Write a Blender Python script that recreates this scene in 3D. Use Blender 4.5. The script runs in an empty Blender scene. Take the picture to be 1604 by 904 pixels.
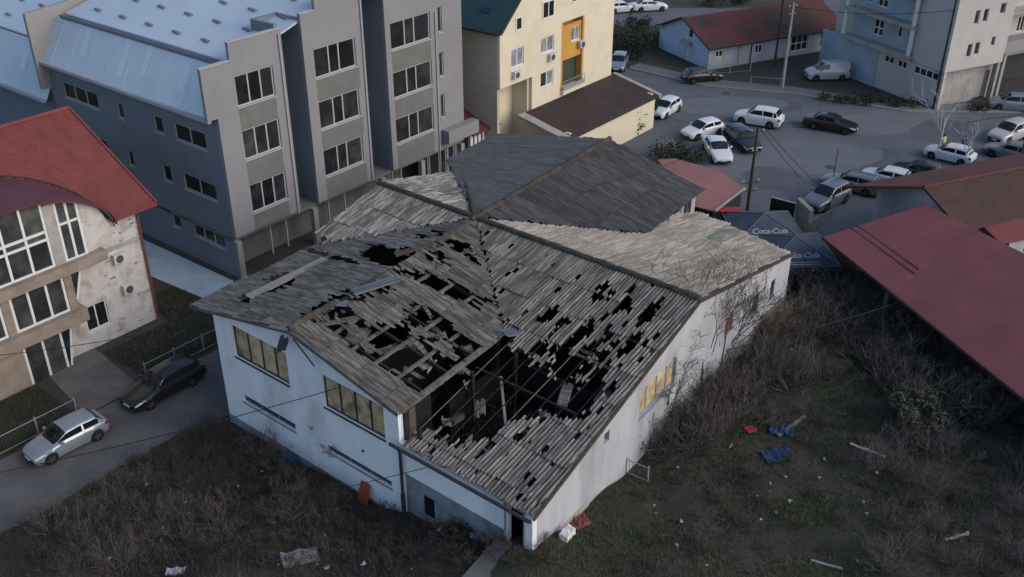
import bpy, bmesh, math, random
from mathutils import Vector, Matrix, noise as mnoise
rnd = random.Random(7)
SC = bpy.context.scene
COL = SC.collection
R = math.radians

# ------------------------------------------------------------------ camera, sky, sun, exposure
F_PX, W_PX, H_PX = 1577.0, 1604.0, 904.0
PITCH = math.atan(900 / F_PX)          # below the horizon
CAM_Z = 33.0
cd = bpy.data.cameras.new('drone_camera')
cam = bpy.data.objects.new('drone_camera', cd); COL.objects.link(cam)
cam.location = (0, 0, CAM_Z); cam.rotation_euler = (math.pi / 2 - PITCH, 0, 0)
cd.sensor_width = 36; cd.lens = 36 * F_PX / W_PX; cd.clip_end = 4000; cd.clip_start = .5
SC.camera = cam
SUN_EL, SUN_AZ = R(32), R(-25)         # azimuth measured from +x, counter-clockwise
w = bpy.data.worlds.new('World'); SC.world = w; w.use_nodes = True
nt = w.node_tree; nt.nodes.clear()
sky = nt.nodes.new('ShaderNodeTexSky'); sky.sky_type = 'NISHITA'; sky.sun_disc = False
sky.sun_elevation = SUN_EL; sky.sun_rotation = math.pi / 2 - SUN_AZ
sky.air_density = 1.0; sky.dust_density = 2.3; sky.ozone_density = 1.2
bg = nt.nodes.new('ShaderNodeBackground'); bg.inputs['Strength'].default_value = .15
wo = nt.nodes.new('ShaderNodeOutputWorld')
nt.links.new(sky.outputs[0], bg.inputs[0]); nt.links.new(bg.outputs[0], wo.inputs[0])
sl = bpy.data.lights.new('sun', 'SUN'); sl.energy = .5; sl.angle = R(40); sl.color = (1, .97, .95)
sun = bpy.data.objects.new('sun', sl); COL.objects.link(sun)
sd = Vector((math.cos(SUN_AZ) * math.cos(SUN_EL), math.sin(SUN_AZ) * math.cos(SUN_EL), math.sin(SUN_EL)))
sun.rotation_euler = sd.to_track_quat('Z', 'Y').to_euler()
SC.view_settings.view_transform = 'Standard'; SC.view_settings.look = 'None'
SC.view_settings.exposure = 0.38; SC.view_settings.gamma = 1

# ------------------------------------------------------------------ surveying: photo ray -> real place
def ray(px, py):
    u = (px - 802) / F_PX; v = (452 - py) / F_PX
    return Vector((u, math.cos(PITCH) + v * math.sin(PITCH), -math.sin(PITCH) + v * math.cos(PITCH)))
def G(px, py, z=0.0):
    d = ray(px, py); t = (z - CAM_Z) / d.z
    return Vector((d.x * t, d.y * t, z))

# ------------------------------------------------------------------ mesh builder
class MB:
    def __init__(s): s.v = []; s.f = []; s.m = []; s.sm = []
    def add(s, vs, fs, mi=0, smooth=False):
        o = len(s.v); s.v += [tuple(p) for p in vs]
        for f in fs: s.f.append(tuple(i + o for i in f)); s.m.append(mi); s.sm.append(smooth)
    def quad(s, a, b, c, d, mi=0): s.add([a, b, c, d], [(0, 1, 2, 3)], mi)
    def poly(s, ps, mi=0): s.add(ps, [tuple(range(len(ps)))], mi)
    def box(s, x0, x1, y0, y1, z0, z1, mi=0):
        s.add([(x0, y0, z0), (x1, y0, z0), (x1, y1, z0), (x0, y1, z0), (x0, y0, z1), (x1, y0, z1), (x1, y1, z1), (x0, y1, z1)],
              [(0, 3, 2, 1), (4, 5, 6, 7), (0, 1, 5, 4), (1, 2, 6, 5), (2, 3, 7, 6), (3, 0, 4, 7)], mi)
    def prism(s, poly, vec, mi=0):
        n = len(poly); vec = Vector(vec); a = [Vector(p) for p in poly]; b = [p + vec for p in a]
        s.add(a + b, [tuple(range(n))[::-1], tuple(range(n, 2 * n))] + [(i, (i + 1) % n, n + (i + 1) % n, n + i) for i in range(n)], mi)
    def slab(s, top, t, mi=0):           # a polygon in space thickened downwards
        s.prism([(p[0], p[1], p[2] - t) for p in top], (0, 0, t), mi)
    def beam(s, a, b, wd, ht, mi=0):
        a, b = Vector(a), Vector(b); d = (b - a).normalized()
        up = Vector((0, 0, 1)) if abs(d.z) < .9 else Vector((1, 0, 0))
        sd_ = d.cross(up).normalized() * wd / 2; u = sd_.cross(d).normalized() * ht / 2
        s.add([a - sd_ - u, a + sd_ - u, a + sd_ + u, a - sd_ + u, b - sd_ - u, b + sd_ - u, b + sd_ + u, b - sd_ + u],
              [(0, 1, 2, 3), (7, 6, 5, 4), (0, 4, 5, 1), (1, 5, 6, 2), (2, 6, 7, 3), (3, 7, 4, 0)], mi)
    def tube(s, pts, rs, n=6, mi=0, smooth=True, cap=True):
        pts = [Vector(p) for p in pts]
        if not isinstance(rs, (list, tuple)): rs = [rs] * len(pts)
        vs = []
        for i, p in enumerate(pts):
            d = (pts[min(i + 1, len(pts) - 1)] - pts[max(i - 1, 0)]).normalized()
            up = Vector((0, 0, 1)) if abs(d.z) < .9 else Vector((1, 0, 0))
            a = d.cross(up).normalized(); b = a.cross(d)
            for k in range(n):
                t = 2 * math.pi * k / n
                vs.append(p + (a * math.cos(t) + b * math.sin(t)) * rs[i])
        fs = [(i * n + k, i * n + (k + 1) % n, (i + 1) * n + (k + 1) % n, (i + 1) * n + k) for i in range(len(pts) - 1) for k in range(n)]
        s.add(vs, fs, mi, smooth)
        if cap and n > 2:
            s.add(vs[:n], [tuple(range(n))], mi); s.add(vs[-n:], [tuple(range(n))[::-1]], mi)
    def mesh(s, name, mats):
        me = bpy.data.meshes.new(name); me.from_pydata(s.v, [], s.f)
        for m in (mats if isinstance(mats, (list, tuple)) else [mats]): me.materials.append(m)
        me.polygons.foreach_set('material_index', s.m); me.polygons.foreach_set('use_smooth', s.sm)
        bm = bmesh.new(); bm.from_mesh(me); bmesh.ops.recalc_face_normals(bm, faces=bm.faces); bm.to_mesh(me); bm.free()
        me.update(); return me
    def raw(s, name, mats):
        me = bpy.data.meshes.new(name); me.from_pydata(s.v, [], s.f)
        for m in (mats if isinstance(mats, (list, tuple)) else [mats]): me.materials.append(m)
        me.polygons.foreach_set('material_index', s.m); me.polygons.foreach_set('use_smooth', s.sm)
        me.update(); return me
    def build(s, name, mats, parent=None, loc=(0, 0, 0), rot=(0, 0, 0), raw=False):
        return link(name, (s.raw if raw else s.mesh)(name, mats), parent, loc, rot)
def link(name, me, parent=None, loc=(0, 0, 0), rot=(0, 0, 0)):
    o = bpy.data.objects.new(name, me); COL.objects.link(o); o.location = loc; o.rotation_euler = rot
    if parent is not None: o.parent = parent
    return o
def tag(o, label=None, cat=None, group=None, kind=None):
    if label: o['label'] = label
    if cat: o['category'] = cat
    if group: o['group'] = group
    if kind: o['kind'] = kind
    return o
def thing(name, label, cat, loc=(0, 0, 0), rz=0.0, group=None):
    o = bpy.data.objects.new(name, None); COL.objects.link(o); o.empty_display_size = .3
    o.location = loc; o.rotation_euler = (0, 0, rz)
    return tag(o, label, cat, group)
def copy_tree(o, parent=None):
    c = o.copy(); COL.objects.link(c); c.parent = parent
    for ch in list(o.children): copy_tree(ch, c)
    return c

# ------------------------------------------------------------------ materials
def mat(name, c, rough=.8, c2=None, scale=4.0, c3=None, scale3=.5, amt3=.55, bump=0.0, bscale=30.0, metal=0.0, spec=.3,
        objrand=0.0, stretch=None, coord='Object', detail=6.0, coat=0.0, lo=.4, hi=.62):
    m = bpy.data.materials.new(name); m.use_nodes = True; t = m.node_tree; N = t.nodes; L = t.links
    b = N['Principled BSDF']; b.inputs['Roughness'].default_value = rough; b.inputs['Metallic'].default_value = metal
    b.inputs['Specular IOR Level'].default_value = spec
    if coat: b.inputs['Coat Weight'].default_value = coat; b.inputs['Coat Roughness'].default_value = .08
    tc = N.new('ShaderNodeTexCoord'); vec = tc.outputs[coord]
    if objrand or stretch:
        mp = N.new('ShaderNodeMapping'); L.new(vec, mp.inputs[0])
        if stretch: mp.inputs['Scale'].default_value = stretch
        if objrand:
            oi = N.new('ShaderNodeObjectInfo'); mu = N.new('ShaderNodeMath'); mu.operation = 'MULTIPLY'; mu.inputs[1].default_value = 57.0
            L.new(oi.outputs['Random'], mu.inputs[0]); L.new(mu.outputs[0], mp.inputs['Location'])
        vec = mp.outputs[0]
    def no(sc, det=detail):
        n = N.new('ShaderNodeTexNoise'); n.inputs['Scale'].default_value = sc; n.inputs['Detail'].default_value = det
        n.inputs['Roughness'].default_value = .62; L.new(vec, n.inputs['Vector']); return n.outputs[0]
    def ramp(s, a, z):
        r = N.new('ShaderNodeMapRange'); r.inputs[1].default_value = a; r.inputs[2].default_value = z; L.new(s, r.inputs[0]); return r.outputs[0]
    def mix(fac, a, bb, typ='MIX'):
        x = N.new('ShaderNodeMix'); x.data_type = 'RGBA'; x.blend_type = typ
        if isinstance(fac, float): x.inputs[0].default_value = fac
        else: L.new(fac, x.inputs[0])
        for i, q in ((6, a), (7, bb)):
            if isinstance(q, tuple): x.inputs[i].default_value = (*q, 1)
            else: L.new(q, x.inputs[i])
        return x.outputs[2]
    col = c
    if c2: col = mix(ramp(no(scale), lo, hi), c, c2)
    if c3:
        f = ramp(no(scale3), .5, .72); mm = N.new('ShaderNodeMath'); mm.operation = 'MULTIPLY'; mm.inputs[1].default_value = amt3; L.new(f, mm.inputs[0])
        col = mix(mm.outputs[0], col, c3)
    if objrand:
        r = N.new('ShaderNodeMapRange'); r.inputs[3].default_value = 1 - objrand; r.inputs[4].default_value = 1 + objrand; L.new(oi.outputs['Random'], r.inputs[0])
        cc = N.new('ShaderNodeCombineColor'); [L.new(r.outputs[0], cc.inputs[i]) for i in range(3)]
        col = mix(1.0, col, cc.outputs[0], 'MULTIPLY')
    if isinstance(col, tuple): b.inputs['Base Color'].default_value = (*col, 1)
    else: L.new(col, b.inputs['Base Color'])
    if bump:
        bp = N.new('ShaderNodeBump'); bp.inputs['Strength'].default_value = bump; bp.inputs['Distance'].default_value = .05
        L.new(no(bscale), bp.inputs['Height']); L.new(bp.outputs[0], b.inputs['Normal'])
    return m
def simple(name, c, rough=.6, **k): return mat(name, c, rough, **k)

M = dict(
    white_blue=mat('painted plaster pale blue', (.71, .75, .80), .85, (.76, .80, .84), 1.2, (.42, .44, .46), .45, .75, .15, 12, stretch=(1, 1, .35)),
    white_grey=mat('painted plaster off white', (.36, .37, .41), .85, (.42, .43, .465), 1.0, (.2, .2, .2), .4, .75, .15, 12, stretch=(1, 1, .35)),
    plinth=mat('grey plinth render', (.20, .23, .27), .9, (.27, .30, .34), 2, (.1, .1, .1), .8, .6, .2, 15),
    soot=mat('soot', (.006, .006, .006), .95, (.013, .012, .011), 3),
    char=mat('charred timber', (.012, .011, .010), .9, (.03, .028, .026), 6),
    timber=mat('weathered timber', (.10, .09, .08), .85, (.17, .155, .135), 3, (.03, .03, .03), 1.5, .7),
    paleboard=mat('pale timber board', (.2, .185, .165), .85, (.27, .25, .22), 4, (.06, .06, .06), 2, .6),
    rust=mat('brown rusted sheet', (.065, .052, .046), .85, (.10, .08, .07), 3),
    gutter=mat('dark gutter', (.03, .033, .038), .5, spec=.4),
    yellow=mat('yellow backed window panel', (.52, .41, .25), .7, (.34, .26, .15), 2.2, (.045, .04, .028), 1.0, .95, objrand=.2),
    dark_glass=mat('dark window glass', (.016, .018, .020), .14, (.05, .05, .048), .8, spec=.5, objrand=.5, lo=.45, hi=.75),
    curtain_glass=mat('window glass with curtains behind', (.16, .18, .20), .2, (.30, .31, .32), 2.2, spec=.4, objrand=.3),
    white_frame=mat('white window frame', (.62, .62, .62), .5),
    grey_frame=mat('grey window frame', (.36, .37, .39), .5),
    grey_facade=mat('grey facade render', (.208, .208, .225), .85, (.228, .228, .243), .6, (.17, .17, .175), .3, .4, .08, 20),
    grey_spandrel=mat('olive grey spandrel render', (.125, .13, .128), .85, (.145, .15, .146), .8),
    grey_shaded=mat('grey render shaded tone', (.15, .175, .21), .85, (.17, .195, .23), .5, (.12, .14, .16), .25, .5),  # facade grey again, with the shade of the side walls put into the colour
    blue_metal=mat('pale blue roof metal', (.41, .49, .565), .5, (.47, .55, .62), .3, (.34, .42, .50), .15, .8, metal=.1, spec=.4),
    blue_stain=mat('roof light panel', (.48, .56, .64), .4),
    parapet=mat('parapet render', (.26, .25, .25), .85),
    concrete=mat('concrete', (.28, .27, .255), .9, (.35, .34, .32), 2, (.16, .155, .15), .7, .6, .2, 20),
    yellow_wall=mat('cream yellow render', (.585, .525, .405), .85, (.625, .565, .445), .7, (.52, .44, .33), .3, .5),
    yellow_shaded=mat('cream render shaded tone', (.42, .36, .28), .85, (.46, .40, .31), .6, (.36, .29, .20), .4, .5),  # cream render with the shade of the turned-away walls painted in
    orange=mat('orange render', (.46, .24, .055), .85, (.5, .28, .07), 1),
    green_roof=mat('dark green roof metal', (.022, .055, .062), .5, (.027, .066, .072), .6),
    dark_blue=mat('dark blue roof light', (.02, .03, .06), .4),
    brown_roof=mat('dark brown roofing', (.038, .024, .024), .75, (.05, .032, .03), .8, (.02, .018, .017), .5, .5),
    red_tile=mat('red roof tile', (.155, .041, .039), .75, (.19, .053, .048), 1.2, (.12, .036, .033), .25, .7, stretch=(1.5, .5, 1)),
    maroon=mat('maroon roof metal', (.095, .030, .040), .6, (.11, .036, .047), .5, (.08, .025, .034), .2, .7),
    maroon_metal=mat('maroon pressed metal roof', (.17, .056, .062), .7, (.20, .068, .075), .35, (.13, .044, .05), .16, .8, .08, 8, spec=.2),
    old_tile=mat('old brown clay tile', (.085, .042, .037), .9, (.062, .038, .034), 1.0, (.045, .036, .033), .4, .7, objrand=.2),
    pink=mat('pale red roof paint', (.26, .12, .115), .8, (.30, .145, .135), .6, (.20, .095, .09), .3, .6),
    brick=mat('stained white brickwork', (.46, .43, .41), .9, (.52, .5, .48), 1.5, (.22, .16, .13), 1.1, .75, .35, 10),
    tan=mat('tan concrete band', (.23, .185, .15), .9, (.28, .23, .19), 1.2, (.13, .105, .09), .8, .6, .1, 14),
    asphalt=mat('asphalt', (.100, .109, .128), .9, (.120, .129, .146), .22, (.075, .080, .091), .07, .7, .12, 60, detail=9),
    street=mat('worn street surface', (.092, .091, .094), .92, (.12, .118, .12), .35, (.06, .058, .057), .4, .75, .15, 40, detail=9),
    path=mat('pale concrete paving', (.30, .39, .46), .85, (.34, .43, .50), .8, (.2, .27, .33), .5, .6),
    drive=mat('dusty driveway', (.11, .10, .095), .95, (.14, .13, .12), .7, (.06, .055, .05), .6, .6, .2, 20),
    pavement=mat('pavement slabs', (.13, .135, .14), .9, (.155, .16, .165), .8, (.09, .09, .092), .4, .6),
    kerb=mat('kerb stone', (.2, .2, .2), .9, (.25, .25, .25), 2),
    dirt=mat('bare earth', (.033, .030, .027), .97, (.055, .049, .043), .7, (.026, .034, .016), .16, .95, .8, 6, detail=10),
    far_dirt=mat('dark verge earth', (.045, .042, .038), .95, (.065, .06, .055), .4, (.03, .035, .024), .2, .8, .3, 6),
    bark=mat('bare bark', (.085, .072, .064), .9, (.135, .118, .105), 5),
    palebark=mat('whitewashed bark', (.42, .44, .48), .8, (.34, .36, .4), 5),
    tan_twig=mat('straw coloured twigs', (.28, .22, .16), .9, (.34, .28, .21), 3),
    red_twig=mat('reddish twigs', (.16, .05, .045), .9, (.2, .07, .06), 3),
    grass=mat('green grass', (.034, .060, .018), .95, (.085, .115, .042), .22),
    straw=mat('dead grass', (.046, .040, .032), .95, (.115, .098, .074), .25),
    leaf=mat('dusty green leaves', (.045, .055, .035), .9, (.065, .075, .05), 2),
    ivy=mat('dark evergreen leaves', (.018, .026, .014), .9, (.03, .04, .022), 2),
    wood_pole=mat('dark wooden pole', (.045, .038, .033), .9, (.06, .05, .045), 3),
    wire=mat('black cable', (.02, .02, .02), .7),
    steel=mat('galvanised steel', (.3, .31, .32), .5, metal=.3),
    dark_steel=mat('dark painted steel', (.05, .055, .06), .5),
    rubber=mat('tyre rubber', (.012, .012, .012), .85),
    rim=mat('alloy rim', (.28, .28, .29), .4, metal=.6),
    car_glass=mat('car glass', (.012, .014, .017), .1, spec=.5),
    lamp=mat('headlamp glass', (.55, .57, .6), .2, spec=.5),
    tail=mat('tail lamp', (.25, .015, .012), .25, spec=.5),
    plastic=mat('black plastic trim', (.018, .018, .019), .6),
    plate=mat('number plate white', (.6, .6, .6), .5),
    ac=mat('air conditioner casing', (.5, .5, .49), .6),
    ac_dark=mat('air conditioner grille', (.06, .06, .065), .7),
    canopy=mat('slate blue canopy cloth', (.045, .062, .085), .8, (.06, .08, .105), 1),
    letter=mat('white lettering', (.40, .42, .45), .8),
    tarp=mat('blue tarpaulin', (.022, .06, .14), .6, (.015, .04, .10), 3),
    red_cloth=mat('red plastic', (.35, .04, .04), .6, (.28, .03, .03), 3),
    orange_board=mat('orange painted board', (.30, .065, .03), .7, (.22, .05, .03), 2),
    litter=mat('pale litter', (.32, .33, .34), .8, (.2, .2, .21), 5, objrand=.4),
    skin=mat('skin', (.4, .24, .17), .6), hivis=mat('pale jacket', (.5, .45, .28), .8), navy=mat('dark clothing', (.02, .024, .035), .9),
    rubble=mat('grey rubble', (.16, .17, .18), .95, (.22, .23, .24), 4, objrand=.3),
    light_blue=mat('light blue render', (.27, .34, .41), .85, (.31, .38, .45), .7, (.20, .26, .32), .3, .5),
    white_skytint=mat('white render sky tinted', (.38, .50, .63), .85, (.43, .55, .67), .8, (.3, .4, .5), .3, .5),  # white render, bluish sky light tinted into its colour
    beige=mat('beige white render', (.40, .39, .385), .85, (.44, .43, .42), .5, (.33, .32, .31), .25, .5),
    green_stain=mat('green algae', (.10, .15, .115), .95, (.14, .17, .14), 1),
)
PAINT = {k: mat('car paint ' + k, c, .3, metal=me, spec=.5, coat=.6) for k, c, me in (
    ('silver', (.25, .29, .335), .3), ('black', (.008, .009, .012), 0), ('white', (.62, .65, .68), 0), ('grey', (.15, .17, .19), .3),
    ('pearl', (.42, .42, .44), .1), ('bluegrey', (.22, .26, .31), .3))}
# asbestos roof cement, one weathering per roof slope
def roofmat(n, a, b, c, amt=.8, orr=.16, st=(5.5, .3, 1)): return mat(n, a, .93, b, 2.2, c, .55, amt, .25, 14, objrand=orr, stretch=st, lo=.44, hi=.57, detail=3)
SY = (.3, 5.5, 1)
M['r_bf'] = roofmat('fibre cement grey', (.095, .090, .083), (.25, .238, .22), (.045, .044, .044))
M['r_bb'] = roofmat('fibre cement buff', (.20, .185, .165), (.335, .31, .28), (.09, .085, .08), .75, .12)
M['r_ab'] = roofmat('fibre cement dark', (.082, .081, .077), (.145, .142, .135), (.046, .046, .045), .8, .16, st=SY)
M['r_al'] = roofmat('fibre cement brown grey', (.135, .12, .104), (.285, .262, .23), (.055, .052, .048), .7, .16, st=SY)
M['r_ar'] = roofmat('fibre cement brown', (.115, .103, .09), (.285, .258, .225), (.045, .043, .041), .7, .18, st=SY)
M['r_abl'] = roofmat('fibre cement blue grey', (.165, .16, .148), (.235, .228, .212), (.085, .082, .076), .7, .08, st=SY)
M['r_bl'] = roofmat('fibre cement mottled', (.095, .092, .086), (.30, .29, .275), (.04, .04, .038), .8, .18)
M['moss'] = mat('mossy ridge mortar', (.045, .04, .034), .95, (.085, .074, .062), 4, (.02, .02, .018), 2, .7, .5, 12, objrand=.2)

# ------------------------------------------------------------------ burnt hall frame (x along the front wall, y along the side street)
W0 = G(362, 660, 0); A0 = R(-38.9)
ca, sa = math.cos(A0), math.sin(A0)
def loc(p):
    dx, dy = p[0] - W0.x, p[1] - W0.y
    return (dx * ca + dy * sa, -dx * sa + dy * ca)
def wld(x, y, z=0.0): return Vector((W0.x + x * ca - y * sa, W0.y + x * sa + y * ca, z))
HC = [(0, 0, 0), (5, 0, .15), (10.9, 0, .43), (13.5, 0, .9), (17, 0, 2.1), (20.4, 0, 3.1), (20, 4.5, 2.4), (19.8, 8.8, 1.8), (19.5, 15, 1.8), (18.7, 26.5, 1.3),
      (5, -8, .4), (12, -8, 1.6), (20, -6, 3.0), (26, 0, 2.6), (30, 8, 2.0), (26, 15, 1.6), (38, 5, 2.0), (40, -5, 2.2), (33, 20, 1.6), (28, 26, 1.0), (0, -10, .1), (45, 20, 1.8), (60, 0, 2), (30, -14, 2.6), (6, -18, .6), (-1, -20, 0)]
def sst(a, b, x):
    t = max(0, min(1, (x - a) / (b - a))); return t * t * (3 - 2 * t)
def height(wx, wy):
    x, y = loc((wx, wy))
    m = sst(-1.0, 1.0, x) * (1 - sst(28, 35, y))
    if m <= 0: return 0.0
    s = t = 0
    for cx, cy, cz in HC:
        d = ((x - cx) ** 2 + (y - cy) ** 2 + .3) ** 1.5; s += cz / d; t += 1 / d
    return m * s / t
def GT(px, py, dz=0.0):                # ground point under a photo pixel, on the sloping yard
    z = 0.0
    for _ in range(12):
        p = G(px, py, z); z = .5 * z + .5 * height(p.x, p.y)
    p = G(px, py, z); p.z = height(p.x, p.y) + dz; return p

# ------------------------------------------------------------------ ground
def sheet(name, pts, z, m, kind='structure'):
    mb = MB(); mb.poly([(p[0], p[1], z) for p in pts]); o = mb.build(name, m); o['kind'] = kind
    for p in o.data.polygons:
        if p.normal.z < 0: p.flip()
    return o
mb = MB(); mb.quad((-2500, -2500, -.9), (2500, -2500, -.9), (2500, 2500, -.9), (-2500, 2500, -.9)); o = mb.build('ground', M['far_dirt']); o['kind'] = 'structure'
def yard():
    nx, ny = 150, 150; x0, x1, y0, y1 = -9, 62, -26, 46; vs = []; fs = []
    for j in range(ny + 1):
        for i in range(nx + 1):
            p = wld(x0 + (x1 - x0) * i / nx, y0 + (y1 - y0) * j / ny); h = height(p.x, p.y)
            lx, ly = loc(p)
            b = .16 * mnoise.noise((p.x * .45, p.y * .45, 1)) + .07 * mnoise.noise((p.x * 1.7, p.y * 1.7, 3))
            b *= sst(-.9, .4, lx) * (1 - sst(30, 35, ly))
            dx_, dy_ = max(-lx, 0, lx - 20.2), max(-ly, 0, ly - 27); b *= .15 + .85 * sst(.2, 2.0, math.hypot(dx_, dy_))
            edge = min(1, i / 3, j / 3, (nx - i) / 3, (ny - j) / 3)
            vs.append((p.x, p.y, h + b - .012 - (1 - edge) * .8))
    for j in range(ny):
        for i in range(nx):
            a = j * (nx + 1) + i; fs.append((a, a + 1, a + nx + 2, a + nx + 1))
    m = MB(); m.add(vs, fs, 0, True); o = m.build('yard_ground', M['dirt']); o['kind'] = 'structure'
yard()
sheet('terrain', [(-120, 20), (-3, 20), (-3, 72), (130, 60), (130, 230), (-120, 230)], -.03, M['far_dirt'])
# parking square and roads
sheet('asphalt_road', [G(985, 108), G(1100, 135), G(1240, 148), G(1420, 176), (75, 91), (75, 66), G(1604, 330), G(1420, 330), G(1290, 370), G(1215, 395), G(1080, 300), G(960, 215), G(860, 190), G(850, 120), G(900, 80), G(950, 80)], .0, M['asphalt'])
sheet('side_street', [wld(-6.6, -30), *[wld(-1.25 + .45 * mnoise.noise((k * .37, 2, 5)) + .2 * mnoise.noise((k * 1.3, 7, 1)), -30 + k * .5) for k in range(58)], wld(-.4, .5), wld(-.4, 22), wld(-6.3, 22)], .004, M['street'])
PAV = [G(225, 376, -.02), G(366, 441, -.02), G(356, 470, -.02), G(318, 468, -.02), G(237, 434, -.02)]
sheet('paving_strip', PAV, .03, M['path'])
sheet('driveway', [wld(-6.62, -4.6), wld(-6.62, -1.2), wld(-12.5, -.6), wld(-12.5, -3.8)], .008, M['drive'])
sheet('far_road', [(-10, 122), (75, 122), (75, 131), (-10, 131)], .0, M['asphalt'])
sheet('far_yard', [G(1282, -30), G(1345, -30), G(1330, 45), G(1300, 40)], .004, M['asphalt'])
def strip(name, pts, wd, z0, z1, m):
    mb = MB()
    for k_, (a, b) in enumerate(zip(pts, pts[1:])):
        a, b = Vector(a[:2]), Vector(b[:2]); d = (b - a).normalized(); n = Vector((-d.y, d.x)) * wd; b = b + d * wd * .25; z1 = z1 + .003 * (1 if k_ % 2 else -1); z0 = z0 - .004
        mb.prism([(a.x, a.y, z0), (b.x, b.y, z0), (b.x + n.x, b.y + n.y, z0), (a.x + n.x, a.y + n.y, z0)], (0, 0, z1 - z0))
    o = mb.build(name, m); o['kind'] = 'structure'; return o
kp = [G(985, 108), G(1100, 135), G(1240, 148), G(1420, 176), Vector((75, 91, 0))]
strip('kerb', kp, .25, -.05, .13, M['kerb'])
strip('pavement', [p + Vector((.06, .26, 0)) for p in kp], 1.9, -.05, .125, M['pavement'])
# cracks and tar seams of the square are laid as thin sheets
def seam(name, pts, wd, z, m):
    mb = MB()
    for a, b in zip(pts, pts[1:]):
        a, b = Vector(a), Vector(b); d = (b - a).normalized(); n = Vector((-d.y, d.x, 0)) * wd / 2
        mb.quad((a - n).to_tuple(), (b - n).to_tuple(), (b + n).to_tuple(), (a + n).to_tuple())
    for i, v in enumerate(mb.v): mb.v[i] = (v[0], v[1], z)
    o = mb.build(name, m); o['kind'] = 'structure'; return o
seam('tar_seam', [G(1240, 199), G(1400, 205), G(1480, 198), G(1550, 186), G(1604, 180)], .14, .004, M['rubber'])
seam('tar_seam', [G(1000, 170), G(1085, 195), G(1140, 200)], .12, .004, M['rubber'])

# ------------------------------------------------------------------ walls and windows
def wallpanel(mb, P, s0, s1, z0, z1, t, ops=(), mi=0, mi_in=0):
    """A wall of thickness t with rectangular openings; P(s, z, d) places a point d behind the outer face."""
    ss = sorted({s0, s1, *[v for o in ops for v in o[:2]]}); zs = sorted({z0, z1, *[v for o in ops for v in o[2:4]]})
    def solid(i, j):
        if not (0 <= i < len(ss) - 1 and 0 <= j < len(zs) - 1): return False
        cs, cz = (ss[i] + ss[i + 1]) / 2, (zs[j] + zs[j + 1]) / 2
        return not any(o[0] < cs < o[1] and o[2] < cz < o[3] for o in ops)
    for i in range(len(ss) - 1):
        for j in range(len(zs) - 1):
            if not solid(i, j): continue
            a, b, c, d = ss[i], ss[i + 1], zs[j], zs[j + 1]
            mb.quad(P(a, c, 0), P(b, c, 0), P(b, d, 0), P(a, d, 0), mi); mb.quad(P(a, c, t), P(a, d, t), P(b, d, t), P(b, c, t), mi_in)
            if not solid(i - 1, j): mb.quad(P(a, c, 0), P(a, d, 0), P(a, d, t), P(a, c, t), mi)
            if not solid(i + 1, j): mb.quad(P(b, c, 0), P(b, c, t), P(b, d, t), P(b, d, 0), mi)
            if not solid(i, j - 1): mb.quad(P(a, c, 0), P(a, c, t), P(b, c, t), P(b, c, 0), mi)
            if not solid(i, j + 1): mb.quad(P(a, d, 0), P(b, d, 0), P(b, d, t), P(a, d, t), mi)
def pbox(mb, P, s0, s1, z0, z1, d0, d1, mi=0):
    c = [P(s, z, d) for d in (d0, d1) for s, z in ((s0, z0), (s1, z0), (s1, z1), (s0, z1))]
    mb.add(c, [(0, 1, 2, 3), (7, 6, 5, 4), (0, 4, 5, 1), (1, 5, 6, 2), (2, 6, 7, 3), (3, 7, 4, 0)], mi)
def window(parent, P, s0, s1, z0, z1, splits=(), hs=(), fr=.09, frame_m=None, pane_m=None, sill=True, deep=.08, panes=True, name='window'):
    """window > pane, sill: frame with upright bars at the fractions in splits and cross bars at hs."""
    frame_m = frame_m or M['grey_frame']; pane_m = pane_m or M['dark_glass']
    mb = MB(); d0, d1 = deep, deep + .07
    pbox(mb, P, s0, s0 + fr, z0, z1, d0, d1); pbox(mb, P, s1 - fr, s1, z0, z1, d0, d1)
    pbox(mb, P, s0 + fr, s1 - fr, z0, z0 + fr, d0, d1); pbox(mb, P, s0 + fr, s1 - fr, z1 - fr, z1, d0, d1)
    xs = [s0 + fr]; zs = [z0 + fr]
    for q in splits:
        c = s0 + (s1 - s0) * q; pbox(mb, P, c - fr / 2, c + fr / 2, z0 + fr, z1 - fr, d0, d1); xs += [c - fr / 2, c + fr / 2]
    for q in hs:
        c = z0 + (z1 - z0) * q; pbox(mb, P, s0 + fr, s1 - fr, c - fr / 2, c + fr / 2, d0 + .005, d1 - .005); zs += [c - fr / 2, c + fr / 2]
    xs.append(s1 - fr); zs.append(z1 - fr)
    wn = mb.build(name, frame_m, parent)
    for i in range(0, len(xs), 2):
        for j in range(0, len(zs), 2):
            m2 = MB(); pbox(m2, P, xs[i], xs[i + 1], zs[j], zs[j + 1], d0 + .03, d0 + .045); m2.build('pane', pane_m if not isinstance(pane_m, list) else rnd.choice(pane_m), wn)
    if sill:
        m2 = MB(); pbox(m2, P, s0 - .05, s1 + .05, z0 - .07, z0 - .003, -.06, deep - .003); m2.build('sill', frame_m, wn)
    return wn
PX = lambda x, z, d: (x, d, z)                     # wall along local x, inward = +y
def PXo(y): return lambda x, z, d: (x, y + d, z)
def PYo(x): return lambda y, z, d: (x + d, y, z)   # wall along local y at x, inward = +x
def PYr(x): return lambda y, z, d: (x - d, y, z)   # inward = -x
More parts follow.
